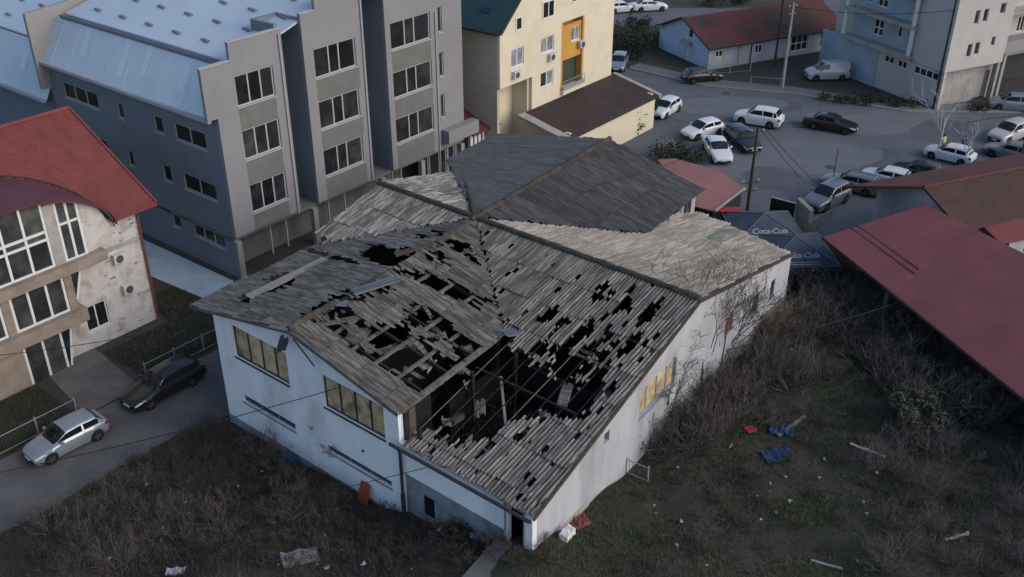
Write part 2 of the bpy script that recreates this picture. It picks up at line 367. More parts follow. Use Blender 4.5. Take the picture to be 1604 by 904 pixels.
def air_conditioner(parent_frame, P, s, z, label, group, w_=.85, h_=.6):
    """P maps to world; the unit hangs on the wall as a thing of its own."""
    base = Vector(P(s, z, -.02)); e1 = (Vector(P(s + 1, z, -.02)) - base); rz = math.atan2(e1.y, e1.x)
    t = thing('air_conditioner', label, 'air conditioner', base, rz, group)
    mb = MB(); mb.box(0, w_, -.34, 0, .05, h_); mb.build('casing', M['ac'], t)
    mb = MB(); c = Vector((w_ * .4, -.35, h_ / 2 + .02)); n = 14
    ring = [(c.x + .24 * math.cos(2 * math.pi * k / n), -.343, c.z + .24 * math.sin(2 * math.pi * k / n)) for k in range(n)]
    mb.prism(ring, (0, -.03, 0)); mb.build('fan_grille', M['ac_dark'], t)
    mb = MB(); mb.box(.1, .15, -.33, 0, 0, .05); mb.box(w_ - .15, w_ - .1, -.33, 0, 0, .05); mb.build('bracket', M['steel'], t)
    return t

# ------------------------------------------------------------------ the burnt hall
hall = thing('burnt_hall', 'burnt out white hall with a collapsed grey corrugated roof full of holes', 'building', W0, A0)
def raw_mesh(*a): pass
ZR = 8.5
def zA(x, y):
    q = x + .067 * y - 6.47
    if q > 6.9 or q < -7.75 or y < -.5: return -99
    return ZR - (.222 * q if q > 0 else -.205 * q)
def zB(x, y):
    q = y - 13.97
    return ZR - (.229 * q if q > 0 else -.236 * q)
# walls: 0 = outside paint, 1 = soot inside
mb = MB()
win_f = [(1.45, 5.6, 4.80, 6.70), (8.1, 12.1, 4.72, 6.58)]
strips = [(1.5, 5.6, 2.02, 2.50), (8.0, 12.3, 2.0, 2.42)]
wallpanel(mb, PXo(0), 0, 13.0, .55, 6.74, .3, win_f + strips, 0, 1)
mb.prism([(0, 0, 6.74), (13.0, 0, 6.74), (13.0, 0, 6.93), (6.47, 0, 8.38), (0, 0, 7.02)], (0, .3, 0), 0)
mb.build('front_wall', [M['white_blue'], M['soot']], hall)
mb = MB(); wallpanel(mb, PXo(-.03), -.03, 13.0, -1.2, .55, .36, (), 0, 0); mb.build('plinth', M['plinth'], hall)
mb = MB()   # low front wing, its lower strip set back
wallpanel(mb, PXo(.0), 13.003, 18.95, 3.42, 5.0, .3, (), 0, 1)
wallpanel(mb, PXo(.22), 13.003, 18.95, -.4, 3.417, .3, [(14.1, 14.75, 1.35, 2.5)], 2, 1)
mb.build('wing_wall', [M['white_blue'], M['soot'], M['plinth']], hall)
mb = MB(); wallpanel(mb, PXo(.0), 18.953, 20.45, 2.4, 5.0, .3, [(19.12, 20.02, 2.6, 4.92)], 0, 1); mb.build('door_wall', [M['white_blue'], M['soot']], hall)
mb = MB(); pbox(mb, PXo(0), 19.0, 19.1, 2.7, 4.97, -.05, .3); pbox(mb, PXo(0), 20.0, 20.06, 2.7, 4.97, -.04, .3); pbox(mb, PXo(0), 19.1, 20.0, 4.9, 4.97, -.04, .3); mb.build('door_frame', M['plinth'], hall)
mb = MB(); pbox(mb, PXo(.15), 14.1, 14.75, 1.35, 2.5, .1, .14); mb.build('hatch_door', M['dark_glass'], hall)
# right gable wall, slightly out of square
gw = lambda s: 20.45 - .0605 * s
Pg = lambda s, z, d: (gw(s) - d, s, z)
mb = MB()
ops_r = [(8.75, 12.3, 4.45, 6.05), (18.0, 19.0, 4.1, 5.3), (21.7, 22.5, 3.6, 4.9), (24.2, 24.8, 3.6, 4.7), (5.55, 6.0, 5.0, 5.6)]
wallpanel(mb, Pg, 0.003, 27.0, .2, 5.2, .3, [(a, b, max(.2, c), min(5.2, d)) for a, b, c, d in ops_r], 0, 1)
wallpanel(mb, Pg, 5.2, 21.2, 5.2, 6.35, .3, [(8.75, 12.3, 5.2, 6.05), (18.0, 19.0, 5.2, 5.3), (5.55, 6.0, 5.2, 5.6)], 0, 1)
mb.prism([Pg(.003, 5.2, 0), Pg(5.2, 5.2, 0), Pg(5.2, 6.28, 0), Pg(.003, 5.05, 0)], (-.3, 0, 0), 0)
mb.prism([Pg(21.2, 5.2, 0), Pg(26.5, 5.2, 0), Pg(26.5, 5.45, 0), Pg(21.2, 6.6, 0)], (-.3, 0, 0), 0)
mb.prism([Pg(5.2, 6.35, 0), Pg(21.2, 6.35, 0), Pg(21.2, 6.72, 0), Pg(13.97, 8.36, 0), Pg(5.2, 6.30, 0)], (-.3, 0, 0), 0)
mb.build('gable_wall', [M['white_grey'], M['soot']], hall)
mb = MB(); pbox(mb, Pg, -.02, 27.0, -.8, .9, -.05, -.003); pbox(mb, Pg, .0, 4.4, .9, 2.75, -.05, -.003); mb.build('gable_plinth', M['concrete'], hall)
mb = MB(); wallpanel(mb, PYo(0), 0.303, 22, .0, 6.9, .3, (), 0, 1); wallpanel(mb, PXo(27), 0, 18.7, 0, 5.1, .3, (), 0, 1); wallpanel(mb, PYo(0), 22, 28.4, 0, 6.6, .3, (), 0, 1)
wallpanel(mb, PXo(28.1), .3, 11.0, 0, 6.7, .3, (), 0, 1); mb.build('rear_wall', [M['white_blue'], M['soot']], hall)
# upper side wall of the back wing above the low buff roof
mb = MB(); wy = [(21.2, 22.2), (22.7, 23.7), (24.2, 25.2), (25.7, 26.7)]
wallpanel(mb, PYr(11.45), 19.8, 28.4, 5.0, 6.75, .25, [(a, b, 5.95, 6.6) for a, b in wy] + [(27.0, 27.9, 5.5, 6.6)], 0, 1); mb.build('clerestory_wall', [M['concrete'], M['soot']], hall)
for a, b in wy: window(hall, PYr(11.45), a, b, 5.95, 6.6, fr=.07, frame_m=M['grey_frame'], sill=False)
# charred inside
mb = MB(); mb.box(.3, 19.2, .3, 13.9, 3.0, 3.2); mb.box(.3, 18.4, 13.9, 26.9, 3.0, 3.2); mb.build('charred_floor', M['soot'], hall)
mb = MB()
for x in (4.2, 9.0): mb.box(x, x + .2, .35, 7, 3.2, 6.5)
mb.box(12.9, 13.1, .35, 2.0, 3.2, 6.6); mb.box(12.9, 13.1, 3.2, 6.9, 3.2, 5.4); mb.box(.4, 12.8, 7.0, 7.2, 3.2, 6.6); mb.box(13.2, 19.5, 7.6, 7.8, 3.2, 5.6); mb.build('inner_wall', M['soot'], hall)
mb = MB(); r2 = random.Random(5)
for _ in range(230):
    x, y = (r2.uniform(13.2, 19.4), r2.uniform(.6, 7.4)) if r2.random() < .6 else (r2.uniform(5, 12.6), r2.uniform(.6, 6.8))
    a, l = r2.uniform(0, 6.28), r2.uniform(.4, 2.4); z = 3.25 + r2.random() * .7
    mb.beam((x, y, z), (x + l * math.cos(a) * .5, y + l * math.sin(a) * .5, z + r2.uniform(-.1, .5)), .1, .07)
o = mb.build('charred_debris', M['char'], hall); o['kind'] = 'stuff'
mb = MB(); mb.box(13.0, 13.35, .35, .75, 3.2, 6.75); mb.build('corner_pillar', M['rust'], hall)

# windows of the hall
for a, b, c, d in win_f: window(hall, PXo(0), a, b, c, d, (.27, .52, .77), fr=.1, frame_m=M['gutter'], pane_m=M['yellow'], deep=.1)
for a, b, c, d in strips: window(hall, PXo(0), a, b, c, d, (.33, .66), fr=.05, frame_m=M['plinth'], pane_m=M['dark_glass'], deep=.12)
window(hall, Pg, 8.75, 12.3, 4.45, 6.05, (.22, .5, .78), fr=.12, frame_m=M['plinth'], pane_m=M['yellow'], deep=.1)
window(hall, Pg, 21.7, 22.5, 3.6, 4.9, fr=.06, frame_m=M['gutter'])
window(hall, Pg, 24.2, 24.8, 3.6, 4.7, fr=.06, frame_m=M['gutter'])
mb = MB(); pbox(mb, Pg, 18.0, 19.0, 4.1, 5.3, .1, .14); mb.build('rusty_door', M['red_twig'], hall)

# ---- roof slopes made of single corrugated sheets
def unproj(px, py, zf):                 # photo pixel -> hall coordinates on a roof slope
    lo, hi = 3.0, 12.0
    for _ in range(40):
        z = (lo + hi) / 2; x, y = loc(G(px, py, z))
        if z > zf(x, y): hi = z
        else: lo = z
    return loc(G(px, py, z))
def inpoly(x, y, P):
    r = False; j = len(P) - 1
    for i in range(len(P)):
        if (P[i][1] > y) != (P[j][1] > y) and x < (P[j][0] - P[i][0]) * (y - P[i][1]) / (P[j][1] - P[i][1]) + P[i][0]: r = not r
        j = i
    return r
def zoomed(pts, ox, oy, k=3.012): return [(ox + x / k, oy + y / k) for x, y in pts]
def blob(cx, cy, a, b, ox, oy, k=3.012, ang=-.5):
    return zoomed([(cx + a * math.cos(t) * math.cos(ang) - b * math.sin(t) * math.sin(ang), cy + a * math.cos(t) * math.sin(ang) + b * math.sin(t) * math.cos(ang)) for t in [i * .7854 for i in range(8)]], ox, oy, k)
CW = .19                              # corrugation pitch
def slope(zf, dvec, uvec, origin, urange, lrange, clip, holes, keep, material, name='roof_sheet', jitter=.38, joined=False, full={}, ncor=6, sl_=1.9, seed=1, slits=None):
    """Tile a slope with corrugated sheets. dvec points down the slope in plan, uvec across; clip/holes test plan points."""
    rr = random.Random(seed); dv, uv = Vector(dvec).normalized(), Vector(uvec).normalized(); og = Vector(origin)
    e = .01; g = (zf(og.x + dv.x * e, og.y + dv.y * e) - zf(og.x, og.y)) / e if False else None
    sw = ncor * CW; nseg = 9; joinmb = MB(); made = []
    ncol = int(math.ceil((urange[1] - urange[0]) / sw)); nrow = int(math.ceil((lrange[1] - lrange[0]) / sl_))
    jit = {}
    for c in range(ncol):
        for r in range(nrow):
            u0 = urange[0] + c * sw; l0 = lrange[0] + r * sl_
            du = [u0 + i * CW / 2 for i in range(2 * ncor + 1)]; dl = [l0 + i * (sl_ + .14) / nseg for i in range(nseg + 1)]
            tilt = rr.uniform(-.01, .012); lift = rr.uniform(0, .012); ru = rr.uniform(-.025, .025); sag = rr.uniform(0, .02)
            flags = []; anyc = False; allc = True
            for j in range(nseg):
                for i in range(2 * ncor):
                    uu, ll = (du[i] + du[i + 1]) / 2, (dl[j] + dl[j + 1]) / 2
                    p = og + uv * uu + dv * ll
                    ok = clip(p.x, p.y)
                    if ok:
                        key = (round(uu / (CW / 2)), r); 
                        if key not in jit: jit[key] = rr.gauss(0, 1)
                        q = p + dv * jit[key] * jitter * .6
                        q2 = q + uv * .09 * mnoise.noise((p.x * 3, p.y * 3, seed))
                        if any(inpoly(q2.x, q2.y, h) for h in holes) and not any(inpoly(q2.x, q2.y, h) for h in keep): ok = False
                        elif slits:
                            hs = math.sin(key[0] * 12.9898 + r * 78.233 + j * (seed + .37)) * 43758.5453; hs -= math.floor(hs)
                            dn = mnoise.noise((p.x * .45, p.y * .45, 5)) * .5 + .5
                            if hs < slits(p.x, p.y) * dn: ok = False
                    flags.append(ok); anyc |= ok; allc &= ok
            if not anyc: continue
            # vertices in slope coordinates relative to sheet corner
            p0 = og + uv * u0 + dv * l0; z0 = zf(p0.x, p0.y)
            def V(i, j):
                uu, ll = du[i] - u0, dl[j] - l0
                p = og + uv * du[i] + dv * dl[j]
                f = j / nseg
                return (p.x + ru * dv.x * 2, p.y + ru * dv.y * 2, SLOPEZ(zf, p, side) + (.06 if i % 2 else -.05) + .045 * f + lift + tilt * (i - ncor) * .4 - sag * math.sin(f * 3.14) + (.006 * c % .01))
            side = keepside(zf, og + uv * (u0 + sw / 2) + dv * (l0 + sl_ / 2))
            m_ = joinmb if joined else MB()
            if allc:
                vs = [V(i, j) for j in (0, nseg) for i in range(2 * ncor + 1)]; n = 2 * ncor + 1
                fs = [(i, i + 1, n + i + 1, n + i) for i in range(2 * ncor)]
                m_.add(vs, fs, 0, False)
            else:
                n = 2 * ncor + 1; vs = {}; L = []; fs = []; W_ = 2 * ncor
                pres = lambda a, b: not (0 <= a < W_ and 0 <= b < nseg) or flags[b * W_ + a]
                def lp(p, q, t): return tuple(p[k] + (q[k] - p[k]) * t for k in range(3))
                for j in range(nseg):
                    for i in range(W_):
                        if not flags[j * W_ + i]: continue
                        up_, dn_ = pres(i, j - 1), pres(i, j + 1); lf_, rt_ = pres(i - 1, j), pres(i + 1, j)
                        if up_ and dn_ and lf_ and rt_:
                            idx = []
                            for a, b in ((i, j), (i + 1, j), (i + 1, j + 1), (i, j + 1)):
                                if (a, b) not in vs: vs[(a, b)] = len(L); L.append(V(a, b))
                                idx.append(vs[(a, b)])
                            fs.append(tuple(idx)); continue
                        A_, B_, C_, D_ = V(i, j), V(i + 1, j), V(i + 1, j + 1), V(i, j + 1); a2, b2, c2, d2 = A_, B_, C_, D_
                        if not up_: a2 = lp(A_, D_, rr.random() * .9); b2 = lp(B_, C_, rr.random() * .9)
                        if not dn_: d2 = lp(D_, A_, rr.random() * .9 if up_ else rr.random() * .45); c2 = lp(C_, B_, rr.random() * .9 if up_ else rr.random() * .45)
                        if not lf_: q_ = rr.random() * .55; a2, d2 = lp(a2, b2, q_ * rr.random()), lp(d2, c2, q_)
                        if not rt_: q_ = rr.random() * .55; b2, c2 = lp(b2, a2, q_ * rr.random()), lp(c2, d2, q_)
                        o0 = len(L); L += [a2, b2, c2, d2]; fs.append((o0, o0 + 1, o0 + 2, o0 + 3))
                m_.add(L, fs, 0, False)
            if not joined:
                o_ = m_.build(name, material, hall, raw=True); made.append(o_)
    if joined:
        o_ = joinmb.build(name, material, hall, raw=True); o_['kind'] = 'stuff'; made.append(o_)
    return made
def keepside(zf, p): return 0
def SLOPEZ(zf, p, side): return zf(p.x, p.y)
# one-sided slope planes so a sheet never folds over a ridge
zAr = lambda x, y: ZR - .222 * (x + .067 * y - 6.47)
zAl = lambda x, y: ZR + .205 * (x + .067 * y - 6.47)
zBf = lambda x, y: ZR - .236 * (13.97 - y)
zBk = lambda x, y: ZR - .229 * (y - 13.97)
rx = lambda y: 6.47 - .067 * y
da = (1, .067)                                   # down the right slope of the long ridge
ua = (-.067, 1)
vx = lambda y: 20.62 - .0605 * y
def zz(zf, lst): return [[unproj(x, y, zf) for x, y in poly] for poly in lst]
# holes traced on the front slope of the cross wing
hb = [zoomed([(60, 820), (40, 720), (200, 640), (280, 580), (420, 460), (440, 300), (490, 375), (560, 372), (530, 450), (620, 455), (640, 430), (760, 440), (880, 500), (980, 520), (1000, 560), (960, 610), (950, 680), (880, 755), (740, 762), (650, 745), (540, 790), (470, 845), (300, 888), (230, 850), (150, 815)], 620, 400)]
kb = [zoomed([(600, 480), (720, 476), (752, 520), (768, 570), (750, 582), (722, 530), (640, 530)], 620, 400), zoomed([(850, 545), (880, 540), (905, 580), (890, 640), (860, 640)], 620, 400), zoomed([(900, 560), (930, 540), (925, 590), (905, 610)], 620, 400), zoomed([(300, 600), (345, 610), (345, 640), (300, 640)], 620, 400)]
for q in [(710, 300, 50, 24), (775, 325, 24, 14), (940, 190, 24, 20), (985, 145, 17, 14), (1030, 175, 17, 9), (1105, 190, 26, 24), (1080, 240, 34, 20), (1185, 280, 28, 22), (915, 310, 16, 15), (960, 320, 24, 10), (1005, 350, 22, 16), (880, 365, 46, 26), (820, 420, 56, 28), (905, 460, 52, 24), (985, 400, 40, 14), (1125, 400, 32, 24), (1090, 445, 46, 18), (975, 480, 30, 20), (1180, 410, 18, 12), (1030, 425, 18, 12), (955, 630, 24, 14), (1020, 635, 30, 16), (720, 230, 12, 10), (430, 900, 30, 10), (600, 840, 40, 12)]:
    hb.append(blob(*q, 620, 400))
for q in [(350, 130, 46, 26), (250, 70, 30, 18), (220, 90, 24, 14), (100, 40, 26, 16), (330, 265, 20, 12), (395, 80, 32, 12), (75, 155, 16, 14), (140, 20, 16, 10), (180, 470, 16, 10), (60, 600, 20, 10)]: hb.append(blob(*q, 900, 450))
HB = zz(zBf, hb); KB = zz(zBf, kb)
clip_bf = lambda x, y: -.25 < y < 13.97 and x < vx(y) and x > -2.1 and zA(x, y) <= zBf(x, y) + .01 and (x + .067 * y > 13.15 or y > 6.6) and not (x < -.9 and y < 8.5)
slope(zBf, (0, -1), (1, 0), (5.5, 13.97), (0, 15.2), (0, 14.4), lambda x, y: clip_bf(x, y) and x >= rx(y), HB, KB, M['r_bf'], seed=11, jitter=.3, slits=lambda x, y: .012 + .05 * sst(8, 15, x) * (1 - sst(9, 13, y)))
hbl = [zoomed([(-10, 560), (50, 558), (215, 625), (205, 660), (60, 655), (10, 600)], 580, 200), zoomed([(150, 565), (235, 600), (225, 615), (150, 590)], 580, 200), blob(320, 500, 26, 14, 580, 200, ang=.4)]
slope(zBf, (0, -1), (-1, 0), (6.4, 13.97), (0, 8.6), (0, 7.6), lambda x, y: clip_bf(x, y) and x < rx(y), zz(zBf, hbl), [], M['r_bl'], seed=12)
# right slope of the long ridge, front half: mostly collapsed
har = [zoomed([(390, 535), (468, 552), (492, 630), (440, 608), (398, 578)], 580, 200), zoomed([(225, 685), (300, 698), (400, 742), (520, 788), (492, 835), (380, 803), (300, 763), (225, 735)], 580, 200), blob(318, 615, 34, 24, 580, 200), blob(180, 690, 40, 14, 580, 200), blob(330, 545, 24, 22, 580, 200),
       [(486, 503), (529, 496), (545, 482), (585, 519), (629, 509), (665, 477), (700, 504), (730, 528), (757, 545), (757, 556), (713, 594), (660, 622), (632, 597), (585, 566), (552, 549), (529, 523)],
       zoomed([(868, 298), (908, 272), (920, 300), (840, 352), (785, 372), (795, 340)], 300, 350), zoomed([(600, 395), (740, 325), (765, 318), (722, 425), (690, 398), (620, 425)], 300, 350), blob(1060, 60, 30, 16, 300, 350)]
kar = [zoomed([(770, 562), (822, 545), (890, 606), (870, 620)], 300, 350), zoomed([(130, 400), (205, 370), (285, 455), (285, 480), (230, 475), (170, 440)], 620, 400), zoomed([(40, 330), (100, 320), (110, 380), (70, 400)], 620, 400),
       zoomed([(670, 470), (740, 455), (795, 500), (740, 522)], 300, 350), zoomed([(930, 680), (990, 670), (1000, 700), (950, 712)], 300, 350), zoomed([(1000, 500), (1060, 468), (1110, 515), (1050, 560)], 300, 350), zoomed([(1110, 560), (1180, 530), (1200, 600), (1140, 600)], 300, 350), zoomed([(880, 500), (915, 490), (905, 525), (880, 520)], 300, 350)]
slope(zAr, da, ua, (6.47, 0), (-.8, 14.4), (0, 7.1), lambda x, y: -.3 < y < 14 and rx(y) <= x and x + .067 * y < 13.5 and zBf(x, y) <= zAr(x, y) + .01, zz(zAr, har), zz(zAr, kar), M['r_ar'], seed=13, jitter=.5)
# left slope, front half
hal = [zoomed([(335, 300), (430, 228), (482, 266), (440, 305), (365, 328)], 300, 350), zoomed([(230, 368), (300, 335), (320, 345), (270, 380)], 300, 350), zoomed([(570, 400), (700, 330), (760, 310), (720, 420), (560, 470)], 300, 350), zoomed([(500, 110), (640, 140), (800, 190), (790, 200), (620, 160)], 300, 350)]
hal += [zoomed([(-40, 565), (0, 558), (55, 556), (215, 625), (205, 662), (60, 655), (-30, 612)], 580, 200), zoomed([(150, 565), (235, 600), (225, 618), (150, 592)], 580, 200), blob(325, 500, 30, 14, 580, 200, ang=.4), blob(230, 516, 24, 9, 580, 200, ang=.3)]
slope(zAl, (-1, -.067), ua, (6.47, 0), (-.4, 14.4), (0, 7.75), lambda x, y: -.45 < y < 14 and x > -1.3 - .03 * y and x <= rx(y) and zBf(x, y) <= zAl(x, y) + .01, zz(zAl, hal), [], M['r_al'], seed=14)
# back slopes
slope(zAr, da, ua, (6.47, 0), (13.4, 28.9), (0, 7.1), lambda x, y: y > 13.8 and y < 28.7 and rx(y) <= x and zBk(x, y) <= zAr(x, y) + .01, [], [], M['r_ab'], seed=15, ncor=8, sl_=2.4)
slope(zAl, (-1, -.067), ua, (6.47, 0), (13.4, 28.9), (0, 7.75), lambda x, y: y > 13.8 and y < 28.7 and x <= rx(y) and zBk(x, y) <= zAl(x, y) + .01, [], [], M['r_abl'], seed=16, joined=True)
eave_bk = lambda x: 28.9 - (x - 12.6) * .36
slope(zBk, (0, 1), (1, 0), (5.5, 13.97), (0, 15.2), (0, 15.3), lambda x, y: (y > 13.97 and y < eave_bk(x) and x < vx(y) and x > rx(y) and zA(x, y) <= zBk(x, y) + .01) or (x > 11.3 and x < vx(y) and y > 20 and y < eave_bk(x) and x + .067 * y > 13.2), [], [], M['r_bb'], seed=17, ncor=9, sl_=2.4)
slope(zBk, (0, 1), (-1, 0), (6.4, 13.97), (0, 9.0), (0, 8.4), lambda x, y: y > 13.97 and x < rx(y) and x > -2.4 and zA(x, y) <= zBk(x, y) + .01, [], [], M['r_bl'], seed=18)
# ridge caps, one by one, mossy and uneven
def caps(a, b, step, name, skip=lambda f: False, rad=.17, m=M['moss']):
    a, b = Vector(a), Vector(b); n = int((b - a).length / step); rr = random.Random(9)
    for i in range(n):
        if skip(i / n): continue
        p = a + (b - a) * (i / n); q = a + (b - a) * ((i + 1.08) / n); j = Vector((rr.uniform(-.05, .05), rr.uniform(-.05, .05), rr.uniform(-.03, .04)))
        mb = MB(); mb.tube([p + j, (p + q) / 2 + Vector((0, 0, rr.uniform(-.02, .03))), q + j * .5], [rad, rad * 1.08, rad * .96], 7); mb.build(name, m, hall)
caps((6.47, -.3, 8.55), (6.1, 5.6, 8.42), .95, 'ridge_cap', lambda f: .45 < f < .7)
caps((5.53, 13.6, 8.55), (4.55, 28.7, 8.55), .95, 'ridge_cap')
caps((5.6, 13.97, 8.55), (19.72, 13.97, 8.55), .95, 'ridge_cap')
caps((-2.2, 13.97, 8.55), (5.3, 13.97, 8.55), .95, 'ridge_cap')
caps((5.2, 14.2, 8.52), (-2.3, 21.6, 6.85), .95, 'valley_cap', rad=.14)
# verge boards, gutters, fascias
mb = MB()
for (a, b) in (((6.47, -.32, 8.37), (-1.35, -.32, 6.80)), ((6.47, -.32, 8.37), (13.35, -.32, 6.88))): mb.beam(a, b, .06, .2)
mb.build('verge_board', M['timber'], hall)
mb = MB(); mb.beam((vx(-.2) + .02, -.2, 5.08), (vx(13.97) + .02, 13.97, 8.4), .08, .2); mb.beam((vx(13.97) + .02, 13.97, 8.4), (vx(27) + .02, 27, 5.42), .08, .2); mb.build('verge_board', M['moss'], hall)
mb = MB(); mb.tube([(12.75, -.36, 5.06), (20.62, -.36, 5.03)], .09, 6); mb.build('gutter', M['gutter'], hall)
mb = MB(); mb.tube([(13.1, -.36, 5.05), (13.12, -.14, 4.7), (13.12, -.13, 4.3), (13.12, -.13, .6)], .075, 8); mb.tube([(13.12, -.13, 2.2), (13.12, -.13, .5)], .11, 8); mb.build('drainpipe', M['gutter'], hall)
mb = MB(); mb.beam((-1.35, -.4, 6.86), (-1.4, 8.4, 6.9), .09, .14); mb.build('gutter', M['timber'], hall)
mb = MB(); mb.beam((11.3, 28.6, 6.8), (12.2, 19.9, 6.9), .08, .16); mb.build('fascia', M['timber'], hall)
# purlins and rafters still standing in the holes: each a timber of its own
def timber(a, b, wd, ht, m, name): mb = MB(); mb.beam(a, b, wd, ht); return mb.build(name, m, hall)
for k, q in enumerate((1.4, 2.7, 4.0, 5.3)):
    f = lambda y: (6.47 + q - .067 * y, y, zAr(6.47 + q - .067 * y, y) - .16)
    timber(f(.1), f(13.5 - q * 1.02), .12, .14, M['timber'], 'purlin')
timber((13.2, .0, 6.83), (12.72, 7.3, 6.86), .2, .24, M['timber'], 'eaves_beam')
for y in (1.3, 3.1, 4.9, 6.7, 8.5): timber((rx(y), y, 8.2), (13.1 - .067 * y, y + .4, zAr(13.1 - .067 * y, y) - .3), .12, .18, M['char'], 'rafter')
timber((6.4, .2, 8.3), (5.55, 13.6, 8.3), .16, .2, M['char'], 'ridge_beam')
for y in (5.2, 8.2, 10.2): timber((13.0 + (3.5 if y > 8 else 0), y, zBf(0, y) - .15), (18.9, y, zBf(0, y) - .15), .09, .1, M['char'] if y != 8.2 else M['timber'], 'purlin')
timber((14.2, 5.6, 6.05), (17.4, 2.2, 5.5), .12, .1, M['paleboard'], 'fallen_purlin')
for i in range(9):
    x = 13.3 + i * .8; timber((x, -.1, zBf(0, -.1) - .1), (x + r2.uniform(-.2, .2), 8.8 + min(4.5, i * .4), zBf(0, 8.8 + min(4.5, i * .4)) - .1), .035, .04, M['char'] if i % 4 else M['timber'], 'batten')
for a, b in (((13.8, .5, 5.9), (13.8, .5, 3.2)), ((13.4, 4.5, 6.6), (13.5, 4.4, 3.2)), ((14.3, 6.6, 6.9), (14.2, 6.6, 3.2))): timber(a, b, .14, .14, M['char'], 'post')
# collapsed ridge boards and loose sheets
timber((5.62, 13.2, 8.62), (5.9, 10.4, 8.55), .34, .12, M['rust'], 'ridge_board'); timber((6.0, 9.9, 8.72), (4.9, 8.2, 8.35), .38, .08, M['rust'], 'ridge_board')
timber((5.0, 11.4, 8.4), (7.4, 8.6, 8.15), .14, .14, M['char'], 'fallen_beam'); timber((6.9, 8.2, 8.2), (5.8, 7.0, 8.42), .3, .06, M['rust'], 'ridge_board')
timber((1.2, 1.4, 7.52), (1.2, 6.6, 7.55), .5, .1, M['paleboard'], 'exposed_board'); timber((6.7, .9, 8.2), (8.4, 4.4, 8.0), .3, .1, M['timber'], 'exposed_board')
def loose(cx, cy, cz, l, wd, rz, ry, m, name='loose_sheet'):
    mb = MB(); n = 10
    vs = [(wd * (i / n - .5), s * l / 2 + rnd.uniform(-.15, .15) * s, (.03 if i % 2 else -.03)) for s in (-1, 1) for i in range(n + 1)]
    mb.add(vs, [(i, i + 1, n + 2 + i, n + 1 + i) for i in range(n)], 0, True); return mb.build(name, m, hall, (cx, cy, cz), (ry, rnd.uniform(-.2, .2), rz))
M['slate_sheet'] = mat('slate blue flashing', (.11, .125, .145), .7, (.14, .155, .175), 2)
loose(6.75, 5.0, 8.62, 2.6, .55, -.35, .05, M['slate_sheet'], 'ridge_flashing'); loose(6.6, 3.4, 8.25, 1.8, .6, -.6, -.25, M['slate_sheet'], 'ridge_flashing')
loose(13.4, 8.2, 7.05, 2.2, .8, -.4, -.15, M['slate_sheet'], 'valley_flashing'); loose(12.7, 9.8, 7.25, 1.6, .9, .4, .1, M['slate_sheet'], 'valley_flashing')
for q in ((8.2, 2.2, 7.6, 1.2, 1.0, .3, .2), (9.8, 3.0, 7.2, 1.3, .8, -.5, .15), (10.7, 5.1, 7.25, 1.0, .9, .8, -.2), (11.6, 3.4, 6.9, .8, .7, .2, .3), (14.6, 3.6, 5.6, .9, .5, .7, .2), (8.9, 6.8, 7.8, 1.2, .7, -.2, .1), (17.6, 6.0, 6.3, 1.3, .5, .4, .3), (12.2, 5.6, 6.7, .6, .5, 1, .4), (14.0, 2.0, 5.5, .5, .4, 1, .2)):
    loose(*q, M['r_ar'])
rs_ = random.Random(77)
for _ in range(36):
    if rs_.random() < .33: x, y = rs_.uniform(13.4, 19.0), rs_.uniform(1.2, 9.5); z = zBf(x, y) - rs_.uniform(.15, 1.3); m_ = M['r_bf']
    else: x, y = rs_.uniform(7.2, 12.8), rs_.uniform(.8, 6.2); z = zAr(x, y) - rs_.uniform(.12, .9); m_ = M['r_ar']
    loose(x, y, z, rs_.uniform(.3, 1.0), rs_.uniform(.18, .6), rs_.uniform(-.5, .5) + (1.57 if m_ is M['r_ar'] else 0), rs_.uniform(-.6, .6), m_, 'broken_sheet')
for x, y, z in ((6.2, -.55, 7.7),): loose(x, y, z, .7, .5, .3, .9, M['gutter'], 'hanging_flashing')
mb = MB(); mb.beam((6.6, -.2, 8.0), (8.1, -.35, 7.2), .06, .06); mb.build('hanging_lath', M['timber'], hall)
# green algae patch on the buff slope
mb = MB(); Q = [unproj(x, y, zBk) for x, y in ((1108, 372), (1128, 362), (1150, 360), (1164, 366), (1140, 377), (1118, 386))]
mb = MB(); mb.slab([(x, y, zBk(x, y) + .075) for x, y in Q], .02); mb.build('algae_patch', M['green_stain'], hall)

